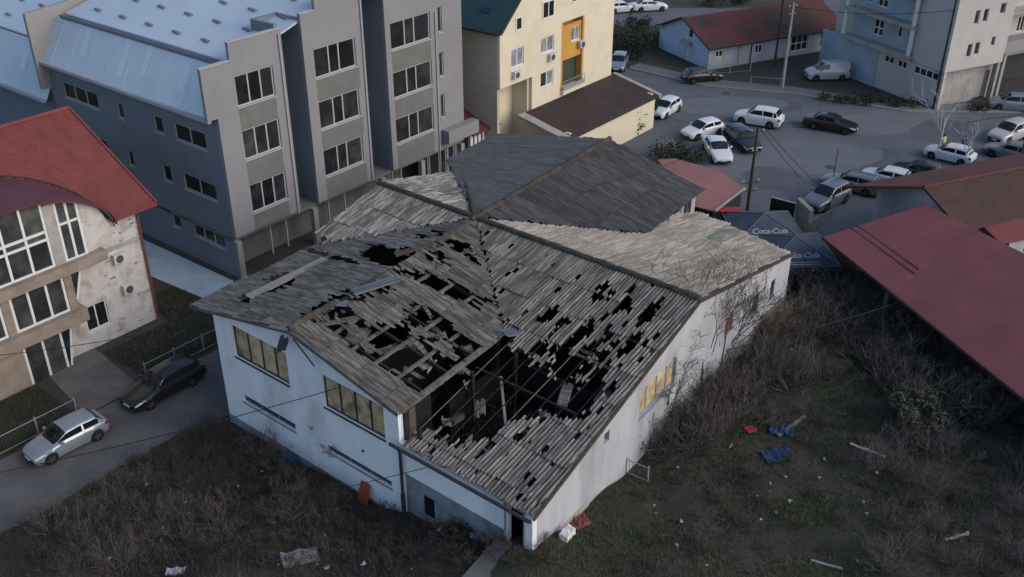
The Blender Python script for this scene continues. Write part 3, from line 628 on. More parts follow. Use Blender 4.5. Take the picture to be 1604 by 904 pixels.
# ------------------------------------------------------------------ grey apartment block
AX = R(51.4)
gB = G(372, 442, 0)
blk = thing('apartment_block', 'grey apartment block with stepped parapets and a pale blue metal roof', 'building', gB, AX)
def bandwin(x0, x1, z0, z1, y, sp): window(blk, PXo(y), x0, x1, z0, z1, sp, fr=.1, frame_m=M['grey_frame'], deep=.1)
bays = [(.42, 5.95, 2.0, 5.02, (11.62, 8.06, 4.32), 2.02, 0.0), (7.62, 13.05, 8.45, 12.2, (11.82, 8.2, 4.70), 2.03, 0.0), (15.1, 20.3, 15.62, 19.75, (12.08, 8.48, 4.94), 2.0, 0.0)]
FL = (3.1, 3.05, 3.05); PT = (15.75, 16.3, 17.6)
for k, (a, b, w0, w1, sills, wh, y) in enumerate(bays):
    mb = MB(); ops = [(w0, w1, z, z + wh) for z in sills]
    wallpanel(mb, PXo(y), a, b, FL[k], 14.2 if k < 2 else 14.3, .3, ops, 0, 0)
    if k == 0:
        mb.box(-.35, 1.85, y, y + .25, 14.2, 14.62, 0); mb.box(1.853, b, y, y + .25, 14.2, 15.75, 0); mb.box(-.35, a - .003, y, y + .25, 11.35, 14.2, 0)
    if k == 1: mb.box(a, 8.9, y, y + .25, 14.2, 16.3, 0); mb.box(8.903, b, y, y + .25, 14.2, 17.4, 0)
    if k == 2: mb.box(a, b, y, y + .25, 14.3, 17.6, 0)
    mb.build('bay_wall', M['grey_facade'], blk)
    zs = [FL[k]] + [z for z in sorted(sills)]; tops = [z + wh for z in sorted(sills)]
    for lo, hi in [(FL[k] + .02, sorted(sills)[0] - .09)] + [(tops[i] + .02, sorted(sills)[i + 1] - .09) for i in range(2)]:
        m2 = MB(); pbox(m2, PXo(y), w0 + .03, w1 - .03 if k != 1 else w1 + .2, lo, hi, -.012, -.002); m2.build('spandrel', M['grey_spandrel'], blk)
    for z in sills: bandwin(w0, w1, z, z + wh, y, (.345, .66) if k == 0 else (.36, .6))
    m2 = MB()  # coping on the parapet
    if k == 0: m2.box(-.4, 1.85, y - .03, y + .3, 14.623, 14.68); m2.box(1.8, b + .03, y - .03, y + .3, 15.753, 15.81)
    if k == 1: m2.box(a - .03, 8.85, y - .03, y + .3, 16.303, 16.36); m2.box(8.85, b + .03, y - .03, y + .3, 17.403, 17.46)
    m2.build('coping', M['grey_frame'], blk) if k < 2 else None
mb = MB()   # flanks of the recesses
for a, b, z1 in ((5.95, 7.62, 16.0), (13.05, 15.1, 17.3)):
    mb.box(b + .002, b + .25, .3, 2.6, 2.9, z1); mb.box(a - .25, a - .002, .3, 2.6, 2.9, z1); mb.box(a, b, 2.4, 2.6, 2.9, z1)
mb.build('recess_wall', M['grey_shaded'], blk)
mb = MB(); wallpanel(mb, PXo(.05), 20.303, 23.3, 3.0, 15.5, .3, [(20.65, 21.1, z, z + 1.9) for z in (12.3, 8.9, 5.6)], 0, 0); mb.build('stair_wall', M['grey_facade'], blk)
for z in (12.3, 8.9, 5.6): window(blk, PXo(.05), 20.65, 21.1, z, z + 1.9, fr=.07)
mb = MB(); mb.box(20.6, 24.2, -.75, .04, 3.6, 4.65); mb.build('entrance_canopy', M['grey_facade'], blk)
# side wall with its windows
mb = MB()
rows = [(8.8, 10.0), (5.3, 6.5), (1.85, 3.03)]
sw_ = [(13.95, 18.45, 0, 3), (10.85, 11.6, 0, 1), (6.3, 7.3, 0, 1), (1.7, 5.0, 0, 2), (10.75, 11.45, 1, 1), (6.35, 7.3, 1, 1), (1.45, 4.95, 1, 2), (6.25, 7.2, 2, 1), (1.35, 4.8, 2, 3), (13.9, 18.3, 1, 3)]
wallpanel(mb, PYo(.42), .303, 20.2, -.9, 11.2, .3, [(a, b, *rows[r]) for a, b, r, n in sw_], 0, 0); mb.build('side_wall', M['grey_shaded'], blk)
for a, b, r, n in sw_: window(blk, PYo(.42), a, b, *rows[r], [i / n for i in range(1, n)], fr=.09, deep=.07)
# ground floor, recessed shop fronts and columns
mb = MB(); mb.box(.8, 23, 2.0, 2.2, -.9, 2.95); mb.box(.42, 23.2, .32, 12, 2.75, 3.0); mb.build('ground_floor_wall', M['grey_spandrel'], blk)
for x in (.45, 7.1, 13.9, 18.2, 22.9): mb = MB(); mb.box(x, x + .4, .05, .45, -.9, 2.74); mb.build('column', M['parapet'], blk)
for x in (4.2, 5.6, 9.6, 11.2, 15.0, 16.3, 17.2): mb = MB(); mb.box(x, x + .1, 1.4, 1.5, -.9, 2.74); mb.build('shop_mullion', M['grey_frame'], blk)
for a, b in ((18.7, 19.5), (19.6, 20.8), (20.9, 21.6), (21.8, 22.6)): window(blk, PXo(.5), a, b, .4, 2.7, fr=.08, sill=False)
mb = MB(); wallpanel(mb, PXo(.48), 18.61, 22.9, -.9, 2.74, .2, [(a, b, .4, 2.7) for a, b in ((18.7, 19.5), (19.6, 20.8), (20.9, 21.6), (21.8, 22.6))]); mb.build('shop_wall', M['grey_facade'], blk)
# roof: steep lower slope, gutter, then the shallow upper slope with small roof lights
lo_a, lo_b = (.1, 11.25), (2.05, 14.35)
mb = MB(); mb.slab([(.1, .26, 11.3), (2.0, .26, 14.2), (2.0, 20.0, 14.2), (.1, 20.0, 11.3)], .12); lower = mb.build('lower_roof', M['blue_metal'], blk)
for k in range(9): 
    y = 1.2 + 2.2 * k; m2 = MB(); m2.beam((.1, y, 11.32), (2.0, y, 14.22), .03, .03); m2.build('standing_seam', M['blue_metal'], lower)
for y, a, b in ((4.0, .3, .85), (8.2, .35, .95), (10.6, .2, .95), (15.4, .35, .9)):
    m2 = MB(); f = lambda t, yy: (.1 + 1.9 * t, yy, 11.3 + 2.9 * t + .016); m2.quad(f(a, y - .3), f(b, y - .1), f(b, y + .5), f(a, y + .4)); m2.build('light_patch', M['blue_stain'], lower)
mb = MB(); mb.box(1.9, 2.5, .3, 19.4, 14.0, 14.12); mb.box(1.86, 1.95, .3, 19.4, 14.1, 14.32); mb.build('valley_gutter', M['grey_shaded'], blk)
mb = MB(); mb.slab([(2.4, .26, 14.3), (11.5, .26, 17.0), (11.5, 19.6, 17.0), (2.4, 19.6, 14.3)], .15); mb.slab([(23, .26, 14.0), (11.503, .26, 17.0), (11.503, 19.6, 17.0), (23, 19.6, 14.0)], .15); upper = mb.build('upper_roof', M['blue_metal'], blk)
for i in range(4):
    for j in range(6):
        x, y = 3.6 + i * 2.0, 1.6 + j * 3.1 + (i % 2) * 1.3; z = 14.3 + (x - 2.4) * .2967
        if y > 19: continue
        m2 = MB(); m2.beam((x - .1, y - .45, z + .04), (x + .05, y + .45, z + .05), .22, .1); m2.build('roof_vent', M['grey_shaded'], upper)
mb = MB(); mb.box(-.15, .1, .3, 20.3, 11.08, 11.3); mb.build('eaves_gutter', M['grey_frame'], blk)
mb = MB(); mb.prism([(-.35, 20.0, 9.2), (-.35, 20.0, 14.7), (3.0, 20.0, 15.0), (12, 20.0, 17.6), (12, 20.0, 9.2)], (0, .3, 0)); mb.build('fire_wall', M['parapet'], blk)
mb = MB(); mb.box(.5, 23, 20.31, 20.5, -.9, 11); mb.box(23.05, 23.3, .4, 20, -.9, 15.0); mb.box(.75, 23, 2.7, 20, 2.9, 11.0); mb.build('core', M['grey_shaded'], blk)
# neighbouring block behind, same roof a storey lower
ngh = thing('apartment_block', 'lower blue roofed block behind the stepped grey apartment block', 'building', wld(0, 0) * 0 + Vector((gB.x, gB.y, 0)), AX)
mb = MB(); mb.box(.5, 20, 20.6, 45, -.9, 8.3); mb.build('side_wall', M['grey_shaded'], ngh)
mb = MB(); mb.slab([(-.1, 20.35, 8.3), (2.0, 20.35, 11.6), (2.0, 45, 11.6), (-.1, 45, 8.3)], .12); mb.build('lower_roof', M['blue_metal'], ngh)
mb = MB(); mb.slab([(2.4, 20.35, 11.6), (11.5, 20.35, 14.3), (11.5, 45, 14.3), (2.4, 45, 11.6)], .12); up2 = mb.build('upper_roof', M['blue_metal'], ngh)
mb = MB(); mb.box(-.35, -.1, 20.4, 45, 8.1, 8.32); mb.build('eaves_gutter', M['grey_frame'], ngh)
mb = MB(); mb.box(1.9, 2.45, 20.4, 45, 11.3, 11.45); mb.build('valley_gutter', M['grey_shaded'], ngh)
for i in range(3):
    for j in range(5):
        x, y = 3.8 + i * 2.0, 22 + j * 3.1 + (i % 2) * 1.3; z = 11.6 + (x - 2.4) * .2967
        m2 = MB(); m2.beam((x - .1, y - .45, z + .04), (x + .05, y + .45, z + .05), .22, .1); m2.build('roof_vent', M['grey_shaded'], up2)
m2 = MB(); m2.quad((.65, 24.2, 9.52), (1.6, 24.4, 11.0), (1.6, 25.2, 11.0), (.65, 25.0, 9.52)); m2.build('light_patch', M['blue_stain'], ngh)

# ------------------------------------------------------------------ left house with the red roof and the arched windows
hB = G(247, 498, 0)
M['reflect_glass'] = mat('window glass painted reflections', (.03, .034, .033), .13, (.085, .09, .085), .9, spec=.55, objrand=.5, lo=.42, hi=.72)  # paler mottled tone paints reflections into the panes
red = thing('red_roofed_house', 'stained white house with a red tiled roof and tall arched windows', 'house', hB, AX)
# brick end part of the front, and the projecting tan bay to the left
mb = MB(); wallpanel(mb, PXo(0), -7.0, 0, -1.2, 8.05, .3, [(-4.5, -3.05, 1.1, 2.75)], 0, 0); mb.build('front_wall', M['brick'], red)
window(red, PXo(0), -4.5, -3.05, 1.1, 2.75, (.5,), fr=.08, frame_m=M['white_frame'], pane_m=M['dark_glass'])
r3 = random.Random(3)     # bricks showing where the render has fallen
for _ in range(150):
    x = r3.uniform(-2.9, -.2); z = r3.choice((r3.uniform(6.4, 8.0), r3.uniform(6.4, 8.0), r3.uniform(.2, 6.0), r3.uniform(3.4, 5.6)))
    if -2.2 < x < -1.0 and 2 < z < 5.5 and r3.random() < .7: continue
    m2 = MB(); wq = r3.choice((.22, .22, .34, .12)); z = round(z / .16) * .16; m2.box(x, x + wq, -.022, -.002, z, z + .1); m2.build('brick', r3.choice((M['tan'], M['concrete'], M['brick'], M['white_grey'])), red)
mb = MB(); wallpanel(mb, PYr(0), .303, 9, -1.2, 8.0, .3); mb.prism([(-.3, 0, 8.05), (-.3, 9, 8.0), (-.3, 9, 10.5), (-.3, 7.2, 11.7)], (.3, 0, 0)); mb.build('end_wall', M['white_grey'], red)
mb = MB(); pbox(mb, PXo(0), -2.9, 0, 5.55, 5.85, -.03, -.003); mb.build('string_course', M['concrete'], red); mb = MB(); pbox(mb, PXo(0), -1.0, 0, 2.0, 2.25, -.03, -.003); mb.build('string_course', M['concrete'], red)
mb = MB(); mb.tube([(-.05, -.12, 7.8), (-.03, -.12, -.4)], .07, 6); mb.build('drainpipe', M['red_tile'], red)
BY = -.75                                   # front face of the bay
def bay(z0, z1, top): pass
mb = MB()
for z0, z1, x1 in ((5.75, 6.35, -2.85), (2.58, 3.38, -4.75), (-1.35, -.85, -6.1)): mb = MB(); mb.box(-16, x1, BY - .35, 0, z0, z1); mb.build('floor_band', M['tan'], red)
# tall windows between the bands: lower two storeys are straight, the top one is arched
xs_mid = [-3.95, -5.1, -6.35, -7.55, -8.75, -9.95, -11.2]
def lightrow(x0, x1, z0, z1, n, hs=()):
    window(red, PXo(BY), x0, x1, z0, z1, [i / n for i in range(1, n)], hs, fr=.14, frame_m=M['white_frame'], pane_m=M['reflect_glass'], sill=False, deep=.05)
lightrow(-8.7, -5.55, 3.4, 5.73, 3); lightrow(-13.0, -9.2, 3.4, 5.73, 3)
lightrow(-8.7, -6.4, -.83, 2.56, 2)
for tri in (((-5.05, 5.73), (-4.4, 5.73), (-5.0, 3.9)), ((-6.38, 2.56), (-5.75, 2.56), (-6.36, -.6))):
    mb = MB(); mb.prism([(x, BY + .1, z) for x, z in tri], (0, .03, 0)); mb.build('raked_pane', M['dark_glass'], red)
    mb = MB(); mb.beam((tri[1][0], BY + .1, tri[1][1]), (tri[2][0], BY + .1, tri[2][1]), .08, .12); mb.build('raked_bar', M['white_frame'], red)
for q in ((-5.53, -5.07, BY, 0, 3.39, 5.74), (-9.18, -8.72, BY, 0, 3.39, 5.74), (-16, -8.73, BY, 0, -.84, 2.57)): mb = MB(); mb.box(*q); mb.build('bay_pier', M['tan'], red)
# arch
ac_, aw, ar_h, az = -7.9, 6.0, 3.0, 7.5
arch = lambda x: az + ar_h * math.sqrt(max(0, 1 - ((x - ac_) / aw) ** 2)) if abs(x - ac_) < aw else az
mb = MB()
for x in [-2.75 - i * .25 for i in range(48)]: pass
n = 36; pts = [(ac_ + aw * math.cos(math.pi * i / n), az + ar_h * math.sin(math.pi * i / n)) for i in range(n + 1)]
for (x0, z0), (x1, z1) in zip(pts, pts[1:]): mb.add([(x0, BY - .08, z0), (x1, BY - .08, z1), (x1, BY - .08, z1 - .16), (x0, BY - .08, z0 - .16), (x0, BY + .12, z0), (x1, BY + .12, z1), (x1, BY + .12, z1 - .16), (x0, BY + .12, z0 - .16)], [(0, 1, 2, 3), (0, 4, 5, 1), (3, 2, 6, 7), (4, 7, 6, 5)])
mb.build('arch_trim', M['concrete'], red)
def archpane(x0, x1, z0, zc=None, ztop=None):
    """one pane of the arched window whose head follows the arch"""
    n = 5; mb = MB(); top = [(x0 + (x1 - x0) * i / n, BY + .1, min(arch(x0 + (x1 - x0) * i / n) - .22, ztop or 99)) for i in range(n + 1)]
    mb.prism([(x0, BY + .1, z0), (x1, BY + .1, z0)] + top[::-1], (0, .02, 0)); return mb.build('arched_pane', M['reflect_glass'], archw)
mb = MB()
bars = [-3.85, -4.45, -5.05, -5.82, -7.0, -8.2, -9.4, -10.6, -11.8]
for x in bars: mb.box(x - .07, x + .07, BY + .03, BY + .14, 6.37, arch(x) - .17)
mb.box(-12, -5.82, BY + .04, BY + .13, 8.45, 8.6); mb.box(-12, -5.82, BY + .04, BY + .13, 8.0, 8.14); mb.box(-5.05, -3.8, BY + .04, BY + .13, 6.36, 6.46); mb.box(-12, -5.82, BY + .04, BY + .13, 6.36, 6.48)
mb.box(-5.05, -3.9, BY + .04, BY + .13, 8.55, 8.68)
archw = mb.build('arched_window', M['white_frame'], red)
for a, b in zip(bars, bars[1:]):
    if (a, b) == (-5.05, -5.82): continue
    if a > -5: archpane(b + .07, a - .07, 6.47)
    else:
        archpane(b + .07, a - .07, 6.49, ztop=7.99); archpane(b + .07, a - .07, 8.15, ztop=8.44); archpane(b + .07, a - .07, 8.61)
mb = MB(); mb.box(-5.75, -5.12, BY, .0, 6.36, 10.0); mb.build('bay_pier', M['concrete'], red)
mb = MB(); mb.prism([(-3.78, BY + .1, 6.36), (-2.4, BY + .3, 6.36), (-2.1, BY + .1, 7.5), (-2.6, BY + .1, arch(-2.6) - .2), (-3.2, BY + .1, arch(-3.2) - .2), (-3.78, BY + .1, arch(-3.78) - .2)], (0, .5, 0)); mb.build('bay_cheek', M['brick'], red)
mb = MB(); mb.box(-16, -3.0, .3, 8.5, -1.2, 8.0); mb.box(-16, -7.02, 0, .3, -1.2, 8.0); mb.build('house_core', M['soot'], red)
# main roof: tile courses as real steps; barrel roof over the arch
def courses(mb, fx, x0, x1, n, skipf=None, lift=.05, nx=40):
    for k in range(n):
        for i in range(nx):
            a, b = x0 + (x1 - x0) * i / nx, x0 + (x1 - x0) * (i + 1) / nx; t0, t1 = k / n, (k + 1) / n
            if skipf and skipf((a + b) / 2, (t0 + t1) / 2): continue
            p = [fx(a, t0), fx(b, t0), fx(b, t1), fx(a, t1)]
            up = Vector((0, 0, lift)); w_ = [Vector(p[0]) + up, Vector(p[1]) + up, Vector(p[2]), Vector(p[3])]
            mb.add(w_ + [Vector(p[0]), Vector(p[1])], [(0, 1, 2, 3), (4, 5, 1, 0)])
EY, EZ, RY, RZ_ = -.75, 7.78, 7.2, 11.9
rfx = lambda x, t: (x, EY + (RY - EY) * t, EZ + (RZ_ - EZ) * t)
barrel = lambda x: arch(x) + .06
mb = MB(); nT = 26
for j in range(18):       # tiled strips, each a part
    pass
courses(mb, rfx, -20, .95, nT, lambda x, t: abs(x - ac_) < aw and barrel(x) > rfx(x, t)[2] + .02, .06, 84)
mb.slab([(-20, EY, EZ - .03), (-13.2, EY, EZ - .03), (-13.2, RY, RZ_ - .03), (-20, RY, RZ_ - .03)], .1)
mb.slab([(-2.0, EY, EZ - .03), (.95, EY, EZ - .03), (.95, RY, RZ_ - .03), (-2.0, RY, RZ_ - .03)], .1)
rf = mb.build('tile_roof', M['red_tile'], red, raw=True)
mb = MB(); mb.slab([(-20, RY, RZ_), (.95, RY, RZ_), (.95, 14.5, 7.9), (-20, 14.5, 7.9)], .12); mb.build('rear_roof', M['red_tile'], red)
mb = MB()
pp = [(x, barrel(x)) for x, z in pts]
for (x0, z0), (x1, z1) in zip(pp, pp[1:]):
    yb = lambda z: EY + (z - EZ) / (RZ_ - EZ) * (RY - EY) + .12
    mb.add([(x0, BY - .4, z0), (x1, BY - .4, z1), (x1, max(BY - .3, yb(z1)), z1), (x0, max(BY - .3, yb(z0)), z0)], [(0, 1, 2, 3)], 0, True)
    mb.add([(x0, BY - .4, z0), (x1, BY - .4, z1), (x1, BY - .4, z1 - .1), (x0, BY - .4, z0 - .1)], [(0, 1, 2, 3)])
mb.build('barrel_roof', M['maroon'], red)
mb = MB()
for (x0, z0), (x1, z1) in zip(pp, pp[1:]):
    if z1 > EZ + .1 and z0 > EZ + .1: mb.beam((x0, yb(z0) - .05, z0 + .06), (x1, yb(z1) - .05, z1 + .06), .12, .08)
mb.build('roof_junction', M['brown_roof'], red)
mb = MB(); mb.tube([(-20, RY, RZ_ + .05), (.95, RY, RZ_ + .05)], .14, 6); mb.beam((1.0, EY, EZ + .03), (1.0, RY, RZ_ + .05), .12, .16); mb.build('ridge_tile', M['red_tile'], red)
mb = MB(); mb.tube([(-2.0, EY - .06, EZ - .06), (.95, EY - .06, EZ - .06)], .07, 6); mb.build('eaves_gutter', M['red_tile'], red)
def onto(o): return lambda P: (lambda s, z, d: tuple(Matrix.Translation(o.location) @ Matrix.Rotation(o.rotation_euler.z, 4, 'Z') @ Vector(P(s, z, d))))
hp = onto(red)(PXo(0))
air_conditioner(red, hp, -2.15, 4.75, 'white air conditioner high on the stained brick wall, the upper of two', 'air conditioners on the red roofed house')
air_conditioner(red, hp, -1.95, 2.6, 'white air conditioner low on the stained brick wall, the lower of two', 'air conditioners on the red roofed house')

# ------------------------------------------------------------------ cream yellow apartment house
yF = G(957, 118, 4)
yel = thing('yellow_house', 'cream yellow apartment house with an orange bay and dark green roof', 'building', (yF.x, yF.y, 0), AX)
mb = MB()
wy_ = [(-14.75, -13.1, 8.22, 9.75), (-10.85, -9.0, 8.46, 9.8), (-10.8, -9.0, 5.55, 6.87), (-10.7, -9.1, 11.35, 12.75), (-14.2, -13.4, 11.15, 12.2), (-6.6, -5.9, 11.9, 12.9)]
wallpanel(mb, PXo(0), -16.2, 0, 6.9, 11.0, .3, [o_ for o_ in wy_ if o_[2] > 6.9 and o_[3] < 11] + [(-7.95, -4.6, 6.9, 10.5)], 0, 0)
wallpanel(mb, PXo(0), -12.0, 0, 0, 6.897, .3, [o_ for o_ in wy_ if o_[3] < 6.9] + [(-7.95, -4.6, 4.6, 6.897)], 0, 0)
mb.build('front_wall', M['yellow_wall'], yel)
mb = MB(); mb.prism([(-16.2, 0, 11.003), (0, 0, 11.003), (0, 0, 12.1), (-8, 0, 18.9), (-16.2, 0, 11.5)], (0, .3, 0)); 
mb.build('gable_top', M['yellow_wall'], yel)
for a, b, c, d in wy_: window(yel, PXo(0), a, b, c, d, (.5,) if b - a > 1 else (), fr=.1, frame_m=M['white_frame'], pane_m=[M['curtain_glass'], M['dark_glass']] if c < 11 else M['dark_glass'], deep=.08 if c < 11 else -.055)
mb = MB(); wallpanel(mb, PYo(-16.2), .3, 10, 0, 11.5, .3); mb.build('side_wall', M['yellow_shaded'], yel)
mb = MB(); wallpanel(mb, PXo(1.9), -16.19, -12.0, 0, 6.85, .3, [(-15.2, -14.3, .5, 2.6)]); mb.box(-12.25, -12.0, .3, 1.9, 0, 6.85); mb.build('recess_wall', M['yellow_wall'], yel)
mb = MB(); mb.box(-16.2, -12.0, .003, 1.9, 6.86, 6.897); mb.build('overhang_soffit', M['yellow_shaded'], yel)
window(yel, PXo(1.9), -15.2, -14.3, .5, 2.6, fr=.1, frame_m=M['white_frame'])
mb = MB(); wallpanel(mb, PYr(0), .3, 12, 0, 12.0, .3); mb.box(-16, -.3, 2.3, 12, 0, 11.3); mb.build('rear_wall', M['yellow_shaded'], yel)
# the gable rises from the left eave: wall above the eave is cut by the roof slope
mb = MB(); mb.slab([(-16.5, -.25, 11.45), (-16.5, 12, 11.45), (-8, 12, 19.2), (-8, -.25, 19.2)], .18); groof = mb.build('green_roof', M['green_roof'], yel)
mb = MB(); mb.slab([(.4, -.25, 12.0), (.4, 12, 12.0), (-7.997, 12, 19.2), (-7.997, -.25, 19.2)], .18); mb.build('rear_roof', M['green_roof'], yel)
for x, y in ((-15.2, 2.2), (-13.9, 1.5), (-14.6, 5.5), (-15.6, 7.5), (-13.6, 4.5), (-12.9, 7.0)): m2 = MB(); z = 11.45 + (x + 16.5) * .9118; m2.beam((x - .18, y, z + .03 - .16), (x + .18, y, z + .03 + .16), 1.0, .08); m2.build('roof_light', M['dark_blue'], groof)
mb = MB(); mb.box(-16.75, -16.5, -.2, 12, 11.3, 11.45); mb.beam((-16.45, -.32, 11.4), (-8, -.32, 19.1), .1, .22); mb.build('eaves_trim', M['gutter'], yel)
# orange bay and balcony
mb = MB(); mb.box(-7.94, -7.7, .003, 1.0, 4.6, 10.5); mb.box(-4.85, -4.61, .003, 1.0, 4.6, 10.5); mb.box(-7.7, -4.85, .85, 1.0, 4.6, 10.5); mb.build('bay_lining', M['orange'], yel)
mb = MB(); wallpanel(mb, PXo(.15), -7.69, -4.86, 7.1, 10.1, .2, [(-6.35, -5.05, 8.5, 9.75)]); mb.build('orange_panel', M['orange'], yel)
window(yel, PXo(.15), -6.35, -5.05, 8.5, 9.75, (.5,), fr=.09, frame_m=M['white_frame'], pane_m=M['curtain_glass'])
mb = MB(); mb.box(-7.95, -4.6, -.35, .8, 4.3, 4.597); mb.build('balcony_slab', M['yellow_wall'], yel)
mb = MB(); mb.box(-7.9, -4.65, -.3, -.26, 5.4, 5.45); mb.box(-7.9, -4.65, -.3, -.27, 4.6, 5.0)
for k in range(8): mb.box(-7.88 + k * .45, -7.85 + k * .45, -.3, -.27, 5.0, 5.4)
mb.build('balcony_rail', M['steel'], yel)
mb = MB(); pbox(mb, PXo(.6), -7.65, -4.9, 4.7, 6.9, 0, .04); mb.build('balcony_glazing', mat('green glass', (.05, .07, .055), .2, spec=.5), yel)
yp = onto(yel)(PXo(0))
air_conditioner(yel, yp, -14.7, 7.35, 'white air conditioner under the left curtained window of the cream house', 'air conditioners on the cream house')
air_conditioner(yel, yp, -9.9, 7.7, 'white air conditioner under the middle curtained window of the cream house', 'air conditioners on the cream house')
air_conditioner(yel, onto(yel)(PXo(.1)), -5.4, 7.75, 'white air conditioner on the orange bay of the cream house', 'air conditioners on the cream house')
# low extension with the dark brown roof
ext = thing('roof_extension', 'single storey cream extension with a dark brown pitched roof', 'building', (yF.x, yF.y, 0), AX)
mb = MB(); mb.slab([(-13.0, -5.0, 3.0), (.3, -5.0, 3.0), (.3, -.02, 4.05), (-13.0, -.02, 4.05)], .15); mb.build('roof', M['brown_roof'], ext)
mb = MB(); wallpanel(mb, PXo(-4.8), -12.8, .1, -.2, 2.8, .25); wallpanel(mb, PYo(-12.8), -4.55, -.05, -.2, 3.2, .25); wallpanel(mb, PYr(.1), -4.55, -.05, -.2, 3.2, .25); mb.build('wall', M['yellow_wall'], ext)
mb = MB(); mb.slab([(-13.9, -5.1, 3.05), (-13.0, -5.1, 3.05), (-13.0, 0, 4.1), (-13.9, 0, 4.1)], .25); mb.build('parapet', M['concrete'], ext); mb = MB(); mb.slab([(.303, -5.1, 3.1), (.75, -5.1, 3.1), (.75, 0, 4.15), (.303, 0, 4.15)], .25); mb.build('parapet', M['concrete'], ext)
# small shed between the grey block and the cream house
sh = thing('shed', 'small shed with dark red roof between grey block and cream house', 'shed', (gB.x, gB.y, 0), AX)
mb = MB(); mb.slab([(23.6, -.6, 3.4), (27.2, -.6, 3.4), (27.2, 2.6, 4.6), (23.6, 2.6, 4.6)], .1); mb.build('roof', M['maroon'], sh)
mb = MB()
for k in range(6): mb = MB(); mb.box(24.0 + k * .5, 24.3 + k * .5, .0, .1, 0, 3.2); mb.build('board', M['white_frame'], sh)
mb = MB(); mb.box(23.9, 27.1, .15, 2.4, 0, 3.3); mb.build('wall', M['grey_shaded'], sh)

# ------------------------------------------------------------------ low white house across the square
BX = R(27)
wF = G(1108, 110, 0)
whs = thing('white_cottage', 'long low white cottage with a dull red tiled roof across the square', 'house', (wF.x, wF.y, 0), BX)
mb = MB(); ops = [(.9, 1.9, 1.2, 1.95), (3.2, 4.0, .1, 2.0), (6.2, 7.2, .9, 1.9), (11.2, 13.6, .45, 2.2), (15.4, 17.0, .45, 2.25)]
wallpanel(mb, PXo(0), 0, 18.2, -.7, 2.5, .25, ops); mb.build('front_wall', M['white_grey'], whs)
mb = MB(); wallpanel(mb, PYo(0), .253, 9.2, -.7, 2.48, .25, [(3.4, 4.2, .0, 1.7)]); mb.prism([(0, 0, 2.503), (0, 9.2, 2.503), (0, 4.75, 4.5)], (.25, 0, 0)); mb.build('end_wall', M['white_skytint'], whs)
mb = MB(); pbox(mb, PYo(-.06), -.05, 9.25, -.8, .05, 0, .055); mb.build('plinth', M['gutter'], whs)
mb = MB(); pbox(mb, PYo(.1), 3.4, 4.2, 0, 1.7, 0, .05); mb.build('door', M['white_frame'], whs)
mb = MB(); mb.prism([(-.9, 3.0, 1.95), (-.9, 4.6, 1.95), (-.02, 4.6, 2.2), (-.02, 3.0, 2.2)], (0, 0, .06)); mb.build('door_canopy', M['concrete'], whs)
mb = MB(); pbox(mb, PYo(-.015), 3.1, 3.6, 2.75, 3.45, 0, .01); mb.build('attic_window', M['dark_glass'], whs)
for a, b, c, d in ops:
    if c > .3: window(whs, PXo(0), a, b, c, d, (.33, .66) if b - a > 1.5 else (.5,), (.5,) if b - a > 1.5 else (), fr=.1, frame_m=M['white_frame'], sill=False)
mb = MB(); pbox(mb, PXo(.1), 3.2, 4.0, .1, 2.0, 0, .05); mb.build('door', M['light_blue'], whs)
mb = MB(); courses(mb, lambda x, t: (x, -.5 + 5.25 * t, 2.42 + 2.12 * t), -.4, 18.8, 14, None, .06, 1); courses(mb, lambda x, t: (x, 9.7 - 4.95 * t, 2.42 + 2.12 * t), -.4, 18.8, 4, None, .05, 1)
M['dull_tile'] = mat('weathered dull red tile', (.125, .045, .042), .9, (.07, .043, .04), .35, (.06, .05, .045), .16, .85)
mb.build('roof', M['dull_tile'], whs, raw=True)
mb = MB(); mb.beam((-.42, -.5, 2.42), (-.42, 4.75, 4.56), .06, .16); mb.beam((-.42, 9.7, 2.42), (-.42, 4.75, 4.56), .06, .16); mb.beam((-.4, -.55, 2.38), (18.8, -.55, 2.38), .1, .14); mb.build('fascia', M['gutter'], whs)
mb = MB(); mb.tube([(5.6, -.1, 2.3), (5.6, -.1, -.3)], .06, 6); mb.build('drainpipe', M['gutter'], whs)

# pale blue and beige apartment house in the far right corner
aF = G(1462, 175, 0)
apt = thing('balcony_house', 'beige and light blue apartment house with long balconies beyond the square', 'building', (aF.x, aF.y, 0), R(26.5))
rw_ = [(2.75, 3.35, 4.9, 6.15), (3.75, 4.35, 5.0, 6.2), (5.8, 6.3, 5.6, 6.5), (2.8, 3.4, 8.0, 9.3), (3.9, 4.5, 8.1, 9.3), (6.0, 6.7, 8.6, 9.6), (2.8, 3.4, 11, 12.2), (3.9, 4.5, 11, 12.2)]
mb = MB(); wallpanel(mb, PXo(0), .35, 8.0, 3.75, 14, .25, rw_); mb.build('street_wall', M['beige'], apt)
for a, b, c, d in rw_: window(apt, PXo(0), a, b, c, d, fr=.07, frame_m=M['grey_frame'], sill=False)
mb = MB(); wallpanel(mb, PYo(.35), .253, 4.1, 3.75, 14, .25); mb.build('corner_wall', M['beige'], apt)
mb = MB(); ops = [(5.2, 5.9, 8.0, 9.6), (9.0, 10.4, 7.6, 9.4), (9.0, 10.4, 4.75, 6.5), (5.0, 5.7, 4.6, 6.6), (11.2, 11.9, 7.7, 9.2), (6.6, 7.2, 5.2, 6.4), (9.0, 10.4, 10.6, 12.2)]
wallpanel(mb, PYo(1.1), 4.103, 13.2, 3.6, 14, .25, ops); mb.build('balcony_wall', M['light_blue'], apt)
for a, b, c, d in ops: window(apt, PYo(1.1), a, b, c, d, (.5,) if b - a > 1 else (), (.45,) if b - a > 1 else (), fr=.12, frame_m=M['white_frame'], sill=False)
